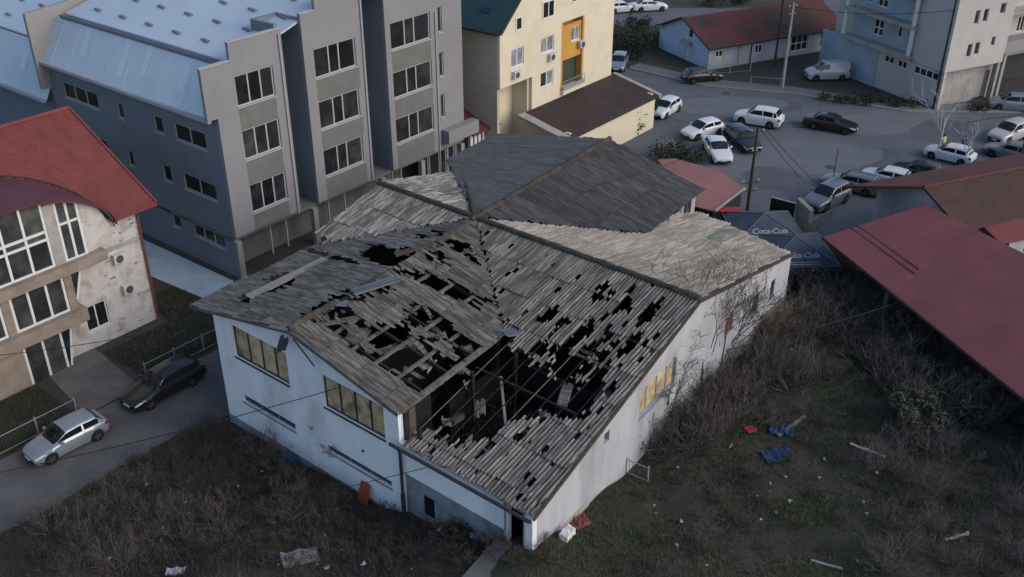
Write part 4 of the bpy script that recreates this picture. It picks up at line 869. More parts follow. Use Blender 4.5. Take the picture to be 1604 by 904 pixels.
for z in (4.2, 7.1, 10.0): mb = MB(); mb.box(-.35, 1.09, 4.0, 13.3, z - .28, z); mb.box(-.35, -.2, 4.0, 13.3, z + .003, z + .12); mb.build('balcony_slab', M['concrete'], apt)
for y in (4.05, 12.9):
    for z0, z1 in ((4.203, 6.81), (7.103, 9.71)): mb = MB(); mb.box(-.3, -.05, y, y + .3, z0 + .12, z1); mb.build('balcony_post', M['white_frame'], apt)
mb = MB(); wallpanel(mb, PYo(.4), .0, 8.4, -.6, 3.7, .3, [(.6, 3.7, 2.7, 3.5), (4.6, 5.8, 2.75, 3.5), (6.3, 7.6, 2.75, 3.5)]); mb.build('ground_wall', M['beige'], apt)
window(apt, PYo(.4), .6, 3.7, 2.7, 3.5, (.25, .5, .75), fr=.1, frame_m=M['white_frame'], sill=False); window(apt, PYo(.4), 4.6, 5.8, 2.75, 3.5, (.5,), fr=.1, frame_m=M['white_frame'], sill=False); window(apt, PYo(.4), 6.3, 7.6, 2.75, 3.5, (.5,), fr=.1, frame_m=M['white_frame'], sill=False)
mb = MB(); wallpanel(mb, PYo(.3), 8.403, 16.5, -.6, 3.85, .3); mb.build('garage_wall', M['light_blue'], apt)
for a, b in ((8.9, 11.2), (11.6, 13.9)):
    m2 = MB(); pbox(m2, PYo(.3), a, b, .5, 2.9, -.03, -.003); m2.build('garage_door', M['light_blue'], apt)
mb = MB(); wallpanel(mb, PXo(.9), .7, 8.0, -.6, 3.7, .3, [(6.0, 7.8, -.3, 2.8)]); mb.box(.4, 8.0, .3, 1.2, 3.55, 3.74); mb.build('set_back_wall', M['concrete'], apt)
mb = MB(); mb.box(1.5, 8, 1.3, 16, -.6, 13.9); mb.build('core', M['beige'], apt)
mb = MB(); mb.box(7.6, 7.9, .05, .35, -.5, 3.7); mb.build('column', M['concrete'], apt)
nb = thing('beige_house', 'beige house with a dark balcony at the right edge beyond the square', 'house', (aF.x, aF.y, 0), R(26.5))
mb = MB(); ops = [(9.0, 9.9, 5.6, 7.6), (11.6, 12.6, 5.7, 7.3), (9.5, 10.4, 8.8, 10.2)]
wallpanel(mb, PXo(2.0), 8.6, 18, 3.4, 12, .25, ops); wallpanel(mb, PYo(8.6), 2.253, 12, 3.4, 12, .25); mb.build('wall', M['beige'], nb)
for a, b, c, d in ops: window(nb, PXo(2.0), a, b, c, d, (.5,), fr=.1, frame_m=M['white_frame'], sill=False)
mb = MB(); mb.box(8.5, 18, .4, 1.98, 4.4, 5.5); mb.build('balcony', M['parapet'], nb)
mb = MB(); mb.box(8.5, 18, .4, 1.98, 8.1, 8.3); mb.build('balcony_roof', M['concrete'], nb)
mb = MB(); mb.box(9.0, 9.9, 1.9, 1.98, 5.6, 7.6); mb.build('shutter', M['red_twig'], nb)
mb = MB(); wallpanel(mb, PXo(4), 8.8, 18, -.6, 3.4, .25); mb.build('lower_wall', M['gutter'], nb)
mb = MB(); mb.box(9.0, 9.35, .6, .95, -.6, 4.4); mb.build('column', M['concrete'], nb)

# ------------------------------------------------------------------ right hand side: maroon shed and brown tiled house
pa, pb, pc = G(1289, 371, 4.3), G(1604, 622, 4.3), G(1450, 320, 5.3)
ev = (pb - pa).normalized(); cvv = pc - pa
shd = thing('maroon_shed', 'long open shed under a dusky maroon metal roof beside the overgrown yard', 'shed', (pa.x, pa.y, 0))
def SL(p): return (p.x - pa.x, p.y - pa.y, p.z)
far = G(1604, 396, 5.75)
q1 = pa + ev * 7.6; step = Vector((0, 0, -.04))
up_mid = pc + (far - pc) * .42
mb = MB(); mb.slab([SL(pa), SL(q1), SL(up_mid), SL(pc)], .12); rf1 = mb.build('roof_panel', M['maroon_metal'], shd)
q2 = pa + ev * 42; far2 = pc + (far - pc) * 3.3
mb = MB(); mb.slab([SL(q1 + step + ev * -.15), SL(q2 + step), SL(far2 + step), SL(up_mid + step)], .12); rf2 = mb.build('roof_panel', M['maroon_metal'], shd)
def onroof(a, b, c, d, s, t): return Vector(SL((a * (1 - s) + b * s) * (1 - t) + (d * (1 - s) + c * s) * t))
for t in (.27, .33):
    mb = MB(); mb.beam(onroof(pa, q1, up_mid, pc, 0, t) + Vector((0, 0, .02)), onroof(pa, q1, up_mid, pc, 1, t) + Vector((0, 0, .02)), .1, .06); mb.build('roof_seam', M['maroon'], rf1)
    mb = MB(); mb.beam(onroof(q1, q2, far2, up_mid, 0, t) + Vector((0, 0, -.1)), onroof(q1, q2, far2, up_mid, 1, t * .8) + Vector((0, 0, -.1)), .1, .06); mb.build('roof_seam', M['maroon'], rf2)
for k in range(14):
    mb = MB(); s = (k + .5) / 14; mb.beam(onroof(q1, q2, far2, up_mid, s, .01) + Vector((0, 0, -.11)), onroof(q1, q2, far2, up_mid, s, .99) + Vector((0, 0, -.11)), .04, .035); mb.build('sheet_joint', M['maroon_metal'], rf2)
mb = MB(); mb.beam(SL(pa + Vector((0, 0, -.08))), SL(q2 + Vector((0, 0, -.2))), .14, .16); mb.beam(SL(pa + Vector((0, 0, -.08))), SL(pc + Vector((0, 0, -.08))), .1, .16); mb.build('fascia', M['brown_roof'], shd)
mb = MB(); nrm = Vector((cvv.x, cvv.y, 0)).normalized()
for k in (1, 4):
    p = pa + ev * (1.0 + k * 5.6) + nrm * .3; h = height(p.x, p.y)
    m2 = MB(); m2.box(p.x - pa.x - .09, p.x - pa.x + .09, p.y - pa.y - .09, p.y - pa.y + .09, h - .5, 4.08); m2.build('post', M['timber'], shd)
wa, wb = pa + nrm * 4.2 + ev * .4, pa + nrm * 4.2 + ev * 40
mb = MB(); mb.prism([SL(Vector((wa.x, wa.y, -.5))), SL(Vector((wb.x, wb.y, -.5))), SL(Vector((wb.x, wb.y, 4.6))), SL(Vector((wa.x, wa.y, 4.6)))], nrm * .25); mb.build('back_wall', M['far_dirt'], shd)
# brown house
ba, bl_, br_ = G(1452, 293, 6), G(1330, 303, 4.6), G(1468, 362, 4.6)
rd = (G(1604, 263, 6) - ba); rd.normalize(); rd.z = 0
brn = thing('brown_tiled_house', 'white gabled house with an old brown tiled roof beside the maroon shed', 'house', (ba.x, ba.y, 0))
def BLc(p): return (p.x - ba.x, p.y - ba.y, p.z)
perp = Vector((rd.y, -rd.x, 0)); wdt = 3.9; LEN = 22
eR, eL = ba + perp * wdt, ba - perp * 4.6
eR.z = eL.z = 4.55
mb = MB(); courses(mb, lambda x, t: BLc(eR + rd * x + (ba - eR) * t), -.25, LEN, 11, None, .06, 1); mb.build('front_roof', M['old_tile'], brn, raw=True)
mb = MB(); courses(mb, lambda x, t: BLc(eL + rd * (x - 2.4 * (1 - t)) + (ba - eL) * t), -.25, LEN, 10, None, .05, 1); mb.slab([BLc(eL + rd * -2.6 + Vector((0, 0, -.02))), BLc(ba + rd * -.25 + Vector((0, 0, -.02))), BLc(ba + rd * LEN + Vector((0, 0, -.02))), BLc(eL + rd * LEN + Vector((0, 0, -.02)))], .08); mb.build('back_roof', M['dull_tile'], brn, raw=True)
mb = MB(); mb.tube([BLc(ba + rd * -.25 + Vector((0, 0, .05))), BLc(ba + rd * LEN + Vector((0, 0, .05)))], .13, 6); mb.beam(BLc(eR + rd * -.28), BLc(ba + rd * -.28), .08, .18); mb.beam(BLc(eL + rd * -2.65), BLc(ba + rd * -.3), .08, .2); mb.build('ridge_tile', M['dull_tile'], brn)
mb = MB(); g0, g1 = eR - perp * .35, eL + perp * .35
mb.prism([BLc(Vector((g0.x, g0.y, -.2))), BLc(Vector((g1.x, g1.y, -.2))), BLc(Vector((g1.x, g1.y, 4.5))), BLc(Vector((ba.x, ba.y, 5.86))), BLc(Vector((g0.x, g0.y, 4.5)))], rd * .25); mb.build('gable_wall', M['white_grey'], brn)
mb = MB(); mb.prism([BLc(Vector((g0.x, g0.y, -.2)) + rd * .26), BLc(Vector((g0.x, g0.y, -.2)) + rd * LEN), BLc(Vector((g0.x, g0.y, 4.5)) + rd * LEN), BLc(Vector((g0.x, g0.y, 4.5)) + rd * .26)], -perp * 7.5); mb.build('wall', M['white_grey'], brn)
for dd in (.8, 1.6): 
    c_ = g0 * (1 - dd / 8) + g1 * dd / 8
# little lean-to at the right edge
lt = G(1560, 362, 4.4)
lto = thing('lean_to', 'small white lean-to with a red roof at the right edge', 'shed', (lt.x, lt.y, 0), R(19))
mb = MB(); mb.slab([(-.6, -1.2, 4.2), (6, -1.2, 4.2), (6, .6, 4.6), (-.6, .6, 4.6)], .08); mb.build('roof', M['red_tile'], lto)
mb = MB(); wallpanel(mb, PXo(-1.0), .3, 6, 1.5, 4.1, .2, [(1.6, 2.3, 3.0, 3.7)]); mb.build('wall', M['white_grey'], lto)
window(lto, PXo(-1.0), 1.6, 2.3, 3.0, 3.7, fr=.08, sill=False)

# pink lean-to roof and rear sheds of the hall
pk = [G(1030, 250, 3.1), G(1056, 248, 3.2), G(1130, 268, 3.2), G(1167, 295, 3.1), G(1120, 331, 2.9), G(1085, 322, 2.9)]
pnk = thing('lean_to', 'flat pale red metal roof over a lean-to behind the burnt hall', 'shed', (pk[3].x, pk[3].y, 0))
def PK(p): return (p.x - pk[3].x, p.y - pk[3].y, p.z)
mb = MB(); mb.slab([PK(p) for p in pk], .1); mb.build('roof', M['pink'], pnk)
cen = sum(pk, Vector()) / 6
mb = MB(); q_ = [p + (cen - p) * .06 for p in pk]; mb.prism([PK(Vector((p.x, p.y, -.2))) for p in q_], (0, 0, 2.9)); mb.build('wall', M['gutter'], pnk)
mb = MB(); mb.beam(PK(pk[4] + Vector((0, 0, .03))), PK(pk[3] + Vector((0, 0, .03))), .12, .14); mb.build('fascia', M['concrete'], pnk)
rb = thing('red_board', 'small bright red board lying by the canopy and pale red lean-to', 'board', G(1140, 329, 2.7))
mb = MB(); mb.box(-.9, .9, -.35, .35, 0, .06); mb.build('panel', M['red_cloth'], rb); mb = MB(); mb.box(-.06, .06, -.06, .06, -2.7, 0); mb.build('post', M['timber'], rb)

# two slate blue canopies with the soft drink lettering
def letters(txt, parent, loc_, rot, size, m, shear=.3):
    cu = bpy.data.curves.new('lettering', 'FONT'); cu.body = txt; cu.size = size; cu.shear = shear; cu.extrude = .006; cu.align_x = 'CENTER'; cu.space_character = .9
    cu.materials.append(m); o = bpy.data.objects.new('lettering', cu); COL.objects.link(o); o.location = loc_; o.rotation_euler = rot; o.parent = parent
    bpy.context.view_layer.update(); dg = bpy.context.evaluated_depsgraph_get(); me = bpy.data.meshes.new_from_object(o.evaluated_get(dg)); me.materials.clear(); me.materials.append(m)
    n = bpy.data.objects.new('lettering', me); COL.objects.link(n); n.location = loc_; n.rotation_euler = rot; n.parent = parent
    bpy.data.objects.remove(o); return n
def canopy(px, py, label, hw, rz):
    p = G(px, py, 3.5); t = thing('canopy', label, 'canopy', (p.x, p.y, 0), rz, 'slate blue canopies')
    mb = MB(); c = [(-hw, -hw, 2.5), (hw, -hw, 2.5), (hw, hw, 2.5), (-hw, hw, 2.5)]; ap = (0, 0, 3.5)
    for i in range(4): mb.poly([c[i], c[(i + 1) % 4], ap])
    mb.build('cloth_roof', M['canopy'], t)
    for i in range(4):
        a, b = Vector(c[i]), Vector(c[(i + 1) % 4]); m2 = MB(); m2.prism([a, b, b + Vector((0, 0, -.35)), a + Vector((0, 0, -.35))], (a + b).normalized() * 0 + Vector((((a + b) / 2).x, ((a + b) / 2).y, 0)).normalized() * .012); m2.build('valance', M['canopy'], t)
        m3 = MB(); m3.tube([Vector((a.x * .97, a.y * .97, 2.5)), Vector((a.x * .97, a.y * .97, 0))], .04, 6); m3.build('leg', M['steel'], t)
        m4 = MB(); m4.beam(Vector(a) + Vector((0, 0, .02)), Vector(b) + Vector((0, 0, .02)), .06, .05); m4.beam(Vector(a) + Vector((0, 0, .02)), Vector(ap) + Vector((0, 0, .02)), .05, .04); m4.build('edge_tape', M['slate_sheet'], t)
    sl = math.atan2(1.0, hw)
    mtx = Matrix.Translation((0, -hw * .72, 2.5 + .28 + .03)) @ Matrix.Rotation(sl, 4, 'X'); letters('Coca-Cola', t, mtx.translation, mtx.to_euler(), .62, M['letter'])
    for q_ in (.60, .53):
        m5 = MB(); m5.beam((-hw * .4, -hw * (q_ + .33), 2.5 + (1 - q_ - .33) + .02), (hw * .45, -hw * (q_ + .33), 2.5 + (1 - q_ - .33) + .02), .05, .02); m5.build('printed_line', M['letter'], t)
    return t
canopy(1198, 334, 'slate blue canopy with white lettering beside the dark wooden pole, the farther of two', 2.35, R(2))
canopy(1246, 370, 'slate blue canopy with white lettering by the overgrown yard, the nearer of two', 2.35, R(2))

# walls, boards and rails between the square and the shed
def wallthing(name, label, cat, a, b, h, t, m, z0=-.1, part='wall'):
    a, b = Vector(a), Vector(b); d = b - a; o = thing(name, label, cat, a, math.atan2(d.y, d.x))
    mb = MB(); mb.box(0, Vector((d.x, d.y, 0)).length, 0, t, z0, h); mb.build(part, m, o)
    mb = MB(); mb.box(-.03, Vector((d.x, d.y, 0)).length + .03, -.03, t + .03, h + .003, h + .06); mb.build('coping', M['concrete'] if m is not M['soot'] else M['plastic'], o); return o
wallthing('site_hoarding', 'black boarded fence panel behind the slate blue canopies', 'fence', G(1203, 346), G(1240, 356), 1.9, .1, M['plastic'], part='board_panel')
wallthing('garden_wall', 'pale concrete wall end beside the black boarded panel', 'wall', G(1243, 352), G(1262, 372), 2.1, .3, M['concrete'])

# ------------------------------------------------------------------ vehicles
KIND = dict(  # L, W, H, wheelbase, front axle, windscreen base, roof front, roof rear, rear glass base, nose z, bonnet z, belt, tail z
    hatch=(4.1, 1.72, 1.45, 2.5, .82, 1.05, 1.85, 3.45, 3.92, .66, .90, .95, .95),
    suv=(4.45, 1.84, 1.70, 2.62, .88, 1.15, 1.95, 3.85, 4.25, .80, 1.05, 1.10, 1.08),
    sedan=(4.75, 1.82, 1.45, 2.8, .88, 1.30, 2.15, 3.35, 4.05, .66, .92, .95, .98),
    wagon=(4.75, 1.80, 1.50, 2.75, .90, 1.25, 2.05, 4.10, 4.62, .66, .92, .97, .95),
    mpv=(4.25, 1.75, 1.63, 2.65, .82, .85, 1.75, 3.75, 4.12, .75, 1.0, 1.02, 1.0),
    van=(4.45, 1.86, 1.90, 2.75, .85, .80, 1.65, 4.30, 4.42, .85, 1.12, 1.15, 1.2))
def lerp(x, pts):
    if x <= pts[0][0]: return pts[0][1]
    for (a, b), (c, d) in zip(pts, pts[1:]):
        if x <= c: return b + (d - b) * (x - a) / (c - a)
    return pts[-1][1]
def car_proto(kind, paint, glass_side=True):
    L, W, H, wb, fa, xw, xf, xr, xb, zn, zh, zb, zt = KIND[kind]; ra = fa + wb; wr = .315 if kind != 'suv' else .35
    belt = lambda x: lerp(x, [(0, zn - .12), (.06, zn), (.35, zn + .1), (xw, zh), (xw + .4, zb), (xb, zt), (L - .04, zt - .05), (L, zt - .2)])
    roof = lambda x: lerp(x, [(xw, zh), (xw + (xf - xw) * .55, zh + (H - .04 - zh) * .62), (xf, H - .05), ((xf + xr) / 2, H), (xr, H - .04), (xr + (xb - xr) * .5, zt + (H - zt) * .58), (xb, zt)]) if xw <= x <= xb else belt(x)
    hw = lambda x: W / 2 * lerp(x, [(0, .72), (.12, .86), (.45, .96), (1.0, 1), (L - .9, 1), (L - .2, .93), (L - .04, .88), (L, .78)])
    def bot(x):
        z = lerp(x, [(0, .30), (.3, .2), (L - .35, .22), (L, .36)])
        for c in (fa, ra):
            q = (wr + .055) ** 2 - (x - c) ** 2
            if q > 0: z = max(z, wr + math.sqrt(q))
        return z
    def sec(x):
        w_, b_, r_, z0 = hw(x), belt(x), roof(x), bot(x); g = max(0, r_ - b_); k = min(1, g / .3)
        z1 = max(z0 + .01, .42); z1 = min(max(z1, z0 + .005), b_ - .05)
        wt = w_ * .93 - .30 * g
        cab = [(w_ * .90, b_ + .015), (wt + .02, r_ - .06 * k), (wt * .82, r_ + .0), (wt * .4, r_ + .025), (0, r_ + .03)]
        hood = [(w_ * .84, b_ + .025), (w_ * .66, b_ + .045), (w_ * .45, b_ + .055), (w_ * .2, b_ + .06), (0, b_ + .062)]
        top = [(a[0] * k + h[0] * (1 - k), a[1] * k + h[1] * (1 - k)) for a, h in zip(cab, hood)]
        return [(w_ * .9, z0), (w_ * .985, z1), (w_, (z1 + b_) / 2), (w_ * .99, b_ - .10), (w_ * .945, b_ - .01)] + top
    xs = sorted({0, .03, .08, L - .03, L, xw, xf, xr, xb, *[L * i / 44 for i in range(45)], *[c + s * (wr + .056) for c in (fa, ra) for s in (-1, 1)], *[c + s * (wr + .04) * math.cos(t) for c in (fa, ra) for s in (-1, 1) for t in (.3, .6, .9, 1.2)]})
    X = lambda x: L / 2 - x                       # nose towards +x
    def S(x, t, side, off=0.0):
        p = sec(x); i = min(int(t), len(p) - 2); f = t - i; y = p[i][0] + (p[i + 1][0] - p[i][0]) * f; z = p[i][1] + (p[i + 1][1] - p[i][1]) * f
        n = Vector((0, p[i + 1][1] - p[i][1], -(p[i + 1][0] - p[i][0]))); n = n.normalized() if n.length > 1e-6 else Vector((0, 0, 1))
        return (X(x), side * (y + n.y * off), z + n.z * off)
    mb = MB(); n = 10; rows = []
    for x in xs:
        p = sec(x); rows.append([(X(x), -y, z) for y, z in p] + [(X(x), y, z) for y, z in p[-2::-1]])
    m_ = len(rows[0]); vs = [v for r_ in rows for v in r_]
    mb.add(vs, [(i * m_ + j, i * m_ + j + 1, (i + 1) * m_ + j + 1, (i + 1) * m_ + j) for i in range(len(xs) - 1) for j in range(m_ - 1)], 0, True)
    mb.add(rows[0], [tuple(range(m_))], 0); mb.add(rows[-1], [tuple(range(m_))[::-1]], 0)
    body = mb.mesh('body', PAINT[paint]); parts = [('body', body, (0, 0, 0), [])]
    def patch(x0, x1, t0, t1, side, off, nx=6, nt_=3, fx=None):
        m2 = MB(); g = [[S((fx(x0 + (x1 - x0) * i / nx, j / nt_) if fx else x0 + (x1 - x0) * i / nx), t0 + (t1 - t0) * j / nt_, side, off) for j in range(nt_ + 1)] for i in range(nx + 1)]
        m2.add([v for r_ in g for v in r_], [(i * (nt_ + 1) + j, i * (nt_ + 1) + j + 1, (i + 1) * (nt_ + 1) + j + 1, (i + 1) * (nt_ + 1) + j) for i in range(nx) for j in range(nt_)], 0, True); return m2
    def screen(x0, x1, off):
        m2 = MB(); N1, N2 = 5, 8; g = []
        for i in range(N1 + 1):
            x = x0 + (x1 - x0) * i / N1; row = []
            for j in range(N2 + 1):
                u = -1 + 2 * j / N2; t = 9 - abs(u) * 2.85; q = S(x, t, 1 if u > 0 else -1, off); row.append(q)
            g.append(row)
        m2.add([v for r_ in g for v in r_], [(i * (N2 + 1) + j, i * (N2 + 1) + j + 1, (i + 1) * (N2 + 1) + j + 1, (i + 1) * (N2 + 1) + j) for i in range(N1) for j in range(N2)], 0, True); return m2
    G_ = M['car_glass']
    parts.append(('windscreen', screen(xw + .07, xf - .03, .012).mesh('windscreen', G_), (0, 0, 0), []))
    if kind != 'van': parts.append(('rear_window', screen(xr + .05, xb - .07, .012).mesh('rear_window', G_), (0, 0, 0), []))
    mid = (xf + xr) / 2 + (.05 if kind != 'van' else -1)
    spans = [(xw + .32, mid - .05), (mid + .05, xr + (.1 if kind == 'hatch' else .22))] if kind != 'van' else [(xw + .3, 2.15)]
    if kind in ('suv', 'wagon', 'mpv'): spans = [(xw + .35, mid - .25), (mid - .17, mid + .72), (mid + .8, xr + .18)]
    for a, b in spans:
        for s in (-1, 1): parts.append(('side_window', patch(a, b, 5.12, 5.9, s, .012).mesh('side_window', G_), (0, 0, 0), []))
    for s in (-1, 1):
        parts.append(('headlight', patch(.05, .42, 3.05, 3.95, s, .012).mesh('headlight', M['lamp']), (0, 0, 0), []))
        parts.append(('tail_light', patch(L - .25, L - .02, 2.5, 3.95, s, .012).mesh('tail_light', M['tail']), (0, 0, 0), []))
        m2 = MB(); m2.box(X(xw + .42) - .07, X(xw + .42) + .07, s * hw(xw) * .97 - .0 if s > 0 else s * hw(xw) * .97 - .2, s * hw(xw) * .97 + .2 if s > 0 else s * hw(xw) * .97, zh + .04, zh + .17); parts.append(('side_mirror', m2.mesh('side_mirror', PAINT[paint]), (0, 0, 0), []))
        parts.append(('door_seam', (lambda m3: (m3.add([S(mid, t, s, .006) for t in (1.2, 2, 3, 4, 5)] + [S(mid + .02, t, s, .006) for t in (1.2, 2, 3, 4, 5)], [(i, i + 1, i + 6, i + 5) for i in range(4)], 0), m3)[1])(MB()).mesh('door_seam', M['plastic']), (0, 0, 0), []))
    m2 = MB(); m2.box(X(0) - .04, X(0) + .03, -.62, .62, .3, zn - .2); parts.append(('grille', m2.mesh('grille', M['plastic']), (0, 0, 0), []))
    m2 = MB(); m2.box(X(0) + .02, X(0) + .045, -.25, .25, .42, .53); m2.box(X(L) - .045, X(L) - .0, -.25, .25, .62, .74); parts.append(('number_plate', m2.mesh('number_plate', M['plate']), (0, 0, 0), []))
    m2 = MB(); m2.box(X(L) - .03, X(L) + .05, -.7, .7, .3, .5); parts.append(('rear_bumper', m2.mesh('rear_bumper', M['plastic']), (0, 0, 0), []))
    m2 = MB(); m2.box(X(L - .3), X(.3), -W / 2 + .1, W / 2 - .1, .25, zb - .25); parts.append(('chassis', m2.mesh('chassis', M['plastic']), (0, 0, 0), []))
    ty = MB(); k_ = 20; prof = [(.11, .62), (.11, .93), (.07, 1), (-.07, 1), (-.11, .93), (-.11, .62)]
    vs = [(wr * r_ * math.cos(2 * math.pi * k / k_), y, wr * r_ * math.sin(2 * math.pi * k / k_)) for k in range(k_) for y, r_ in prof]
    ty.add(vs, [(k * 6 + j, k * 6 + j + 1, ((k + 1) % k_) * 6 + j + 1, ((k + 1) % k_) * 6 + j) for k in range(k_) for j in range(5)], 0, True); tym = ty.mesh('wheel', M['rubber'])
    ri = MB()
    for s in (-1, 1):
        ri.prism([(wr * .63 * math.cos(2 * math.pi * k / k_), s * .08, wr * .63 * math.sin(2 * math.pi * k / k_)) for k in range(k_)], (0, s * .005, 0), 1)
        for k in range(5):
            a = 2 * math.pi * k / 5; ri.beam((.05 * math.cos(a), s * .095, .05 * math.sin(a)), (wr * .6 * math.cos(a), s * .095, wr * .6 * math.sin(a)), .07, .02, 0)
    rim = ri.mesh('rim', [M['rim'], M['plastic']])
    for c in (fa, ra):
        for s in (-1, 1): parts.append(('wheel', tym, (X(c), s * (W / 2 - .125), wr), [('rim', rim)]))
    return parts, (fa, ra, W, L)
PROTO = {}
def car(kind, paint, fpx, rpx, side, label, cat='car', group='cars around the burnt hall', z=0):
    """near side front and rear wheel contact points give place and heading; side L or R is the side we see"""
    if (kind, paint) not in PROTO: PROTO[(kind, paint)] = car_proto(kind, paint)
    parts, (fa, ra, W, L) = PROTO[(kind, paint)]
    f, r_ = G(*fpx, z), G(*rpx, z); h = (f - r_).normalized(); n = Vector((-h.y, h.x, 0)) * (-1 if side == 'L' else 1)
    c = (f + r_) / 2 + n * (W / 2 - .1) - h * (L / 2 - (fa + ra) / 2) * 1.0
    t = thing('van' if kind == 'van' else 'car', label, cat, (c.x, c.y, z + .01), math.atan2(h.y, h.x), group)
    for nm, me, lc, subs in parts:
        o = link(nm, me, t, lc)
        for sn, sm in subs: link(sn, sm, o)
    return t
car('hatch', 'silver', (83, 727), (155, 690), 'L', 'silver three door hatchback parked along the side street')
car('wagon', 'black', (239, 641), (301, 606), 'L', 'black estate car parked in front of the wire fence')
car('hatch', 'white', (1043, 187), (1063, 175), 'L', 'white hatchback coming past the low cream extension')
car('hatch', 'white', (1087, 222), (1130, 211), 'L', 'white hatchback parked just behind the white saloon')
car('sedan', 'white', (1116, 257), (1101, 233), 'R', 'white saloon nosing out beside the pale red roof')
car('wagon', 'black', (1168, 245), (1132, 215), 'R', 'black estate car parked next to the white saloon')
car('suv', 'white', (1159, 195), (1206, 203), 'L', 'white off roader standing in the middle of the square')
car('sedan', 'black', (1324, 212), (1272, 203), 'R', 'black saloon driving across the square')
car('hatch', 'black', (1126, 129), (1081, 133), 'R', 'black hatchback at the kerb in front of the long low cottage')
car('van', 'pearl', (1275, 128), (1321, 127), 'L', 'pale grey panel van parked by the light blue garages', 'van')
car('hatch', 'bluegrey', (977, 114), (983, 100), 'L', 'dull silver car half hidden at the back corner of the cream house')
car('sedan', 'white', (1039, 18), (1001, 20), 'R', 'white saloon on the far road above the cottage')
car('hatch', 'white', (994, 20), (958, 23), 'R', 'white car on the far road partly behind the cream house')
car('mpv', 'bluegrey', (1564, 174), (1608, 178), 'L', 'blue grey people carrier at the right edge by the kerb')
car('hatch', 'white', (1461, 250), (1500, 260), 'L', 'white hatchback with two people standing behind it')
car('suv', 'pearl', (1577, 228), (1606, 218), 'L', 'pale off roader at the right edge behind the grey car')
car('wagon', 'grey', (1556, 247), (1598, 258), 'L', 'grey estate car at the right edge near the pole')
car('hatch', 'white', (1362, 288), (1404, 298), 'L', 'white hatchback parked behind the brown tiled roof')
car('wagon', 'grey', (1306, 297), (1348, 307), 'L', 'grey estate car parked left of the white hatchback')
car('hatch', 'black', (1412, 279), (1450, 288), 'L', 'black hatchback mostly hidden behind the brown tiled roof')
car('suv', 'grey', (1294, 333), (1322, 319), 'L', 'dark grey off roader with a wide black windscreen by the concrete wall')

# ------------------------------------------------------------------ plants
RMIN = [.009]
def twig_mesh(name, m, h, stems, spread, depth, seed, r0=.03, upright=.5, kids=3, sides=3):
    rr = random.Random(seed); mb = MB()
    def grow(p, d, l, r_, lv):
        pts = [p]; rs = [r_]; q = p; n = 3
        for i in range(n):
            d = (d + Vector((rr.uniform(-.3, .3), rr.uniform(-.3, .3), rr.uniform(-.12, .2)))).normalized(); q = q + d * l / n; pts.append(q); rs.append(max(RMIN[0], r_ * (1 - .6 * (i + 1) / n)))
        mb.tube(pts, rs, sides, 0, True, False)
        if lv <= 0: return
        for k in range(kids + (rr.random() < .4)):
            t = rr.uniform(.3, 1.0); i = min(2, int(t * 3)); b = pts[i] + (pts[i + 1] - pts[i]) * (t * 3 - i)
            a = rr.uniform(0, 6.28); nd = (d * .9 + Vector((math.cos(a), math.sin(a), rr.uniform(-.1, .6))) * .8).normalized()
            grow(b, nd, l * rr.uniform(.45, .7), max(.006, r_ * .5), lv - 1)
    for i in range(stems):
        a = rr.uniform(0, 6.28); s = spread * rr.random() ** .5
        grow(Vector((math.cos(a) * s * .25, math.sin(a) * s * .25, -.1)), Vector((math.cos(a) * s / h, math.sin(a) * s / h, upright + rr.random() * .6)).normalized(), h * rr.uniform(.5, .8), r0, depth)
    return mb.raw(name, m)
M['weed'] = mat('brown weed stalks', (.06, .052, .043), .95, (.11, .094, .075), 2)
BUSH = [twig_mesh('twigs', M['bark'], 1.9, 17, 1.6, 2, 40 + i, .03, .5) for i in range(4)]
LOW = [twig_mesh('twigs', M['weed'], .9, 20, 1.0, 2, 60 + i, .02, .35) for i in range(3)]
GREY = [twig_mesh('twigs', mat('grey brown twigs', (.085, .08, .08), .9, (.125, .118, .115), 3), 1.8, 24, 1.8, 2, 80 + i, .026, .5) for i in range(3)]
STRAW = twig_mesh('twigs', M['tan_twig'], 1.7, 44, 1.5, 2, 5, .026, .6); REDT = twig_mesh('twigs', M['red_twig'], 1.5, 36, 1.2, 2, 6, .024, .5)
def plant(name, me, p, label, cat, group=None, sc=1.0, rz=None, part='twigs'):
    t = thing(name, label, cat, p, rnd.uniform(0, 6.28) if rz is None else rz, group); o = link(part, me, t); t.scale = (sc, sc, sc * rnd.uniform(.85, 1.15)); return t
# trees by the gable wall: trunk and crown of bare limbs
def bare_tree(px, py, h, seed, label, m=M['bark'], group='bare trees', gz=None, r0=.07):
    p = GT(px, py) if gz is None else G(px, py, gz); t = thing('bare_tree', label, 'tree', p, 0, group); rr = random.Random(seed)
    top = Vector((rr.uniform(-.3, .3), rr.uniform(-.3, .3), h * .5)); mb = MB(); mb.tube([(0, 0, -.3), top * .5 + Vector((.05, .04, 0)), top], [r0, r0 * .8, r0 * .55], 7); mb.build('trunk', m, t)
    cm = twig_mesh('crown', m, h * .72, 11, h * .5, 3, seed, r0 * .5, .75) if m is M['bark'] else twig_mesh('crown', m, h * .6, 5, h * .3, 2, seed, r0 * .4, .9); link('crown', cm, t, tuple(top * .75)); return t
bare_tree(1098, 622, 7.0, 1, 'tallest bare tree, dark and slender, by the yellow panelled gable window'); bare_tree(1124, 588, 5.8, 2, 'bare tree with thin crown just beyond the tallest one along the gable wall')
bare_tree(1046, 668, 4.4, 3, 'low bare tree spreading over the pale gable wall below the yellow window'); bare_tree(1152, 556, 5.2, 8, 'bare tree between the rusty door and the straw coloured bush')
bare_tree(540, 742, 2.3, 4, 'small leafless sapling against the blue white front wall', r0=.035)
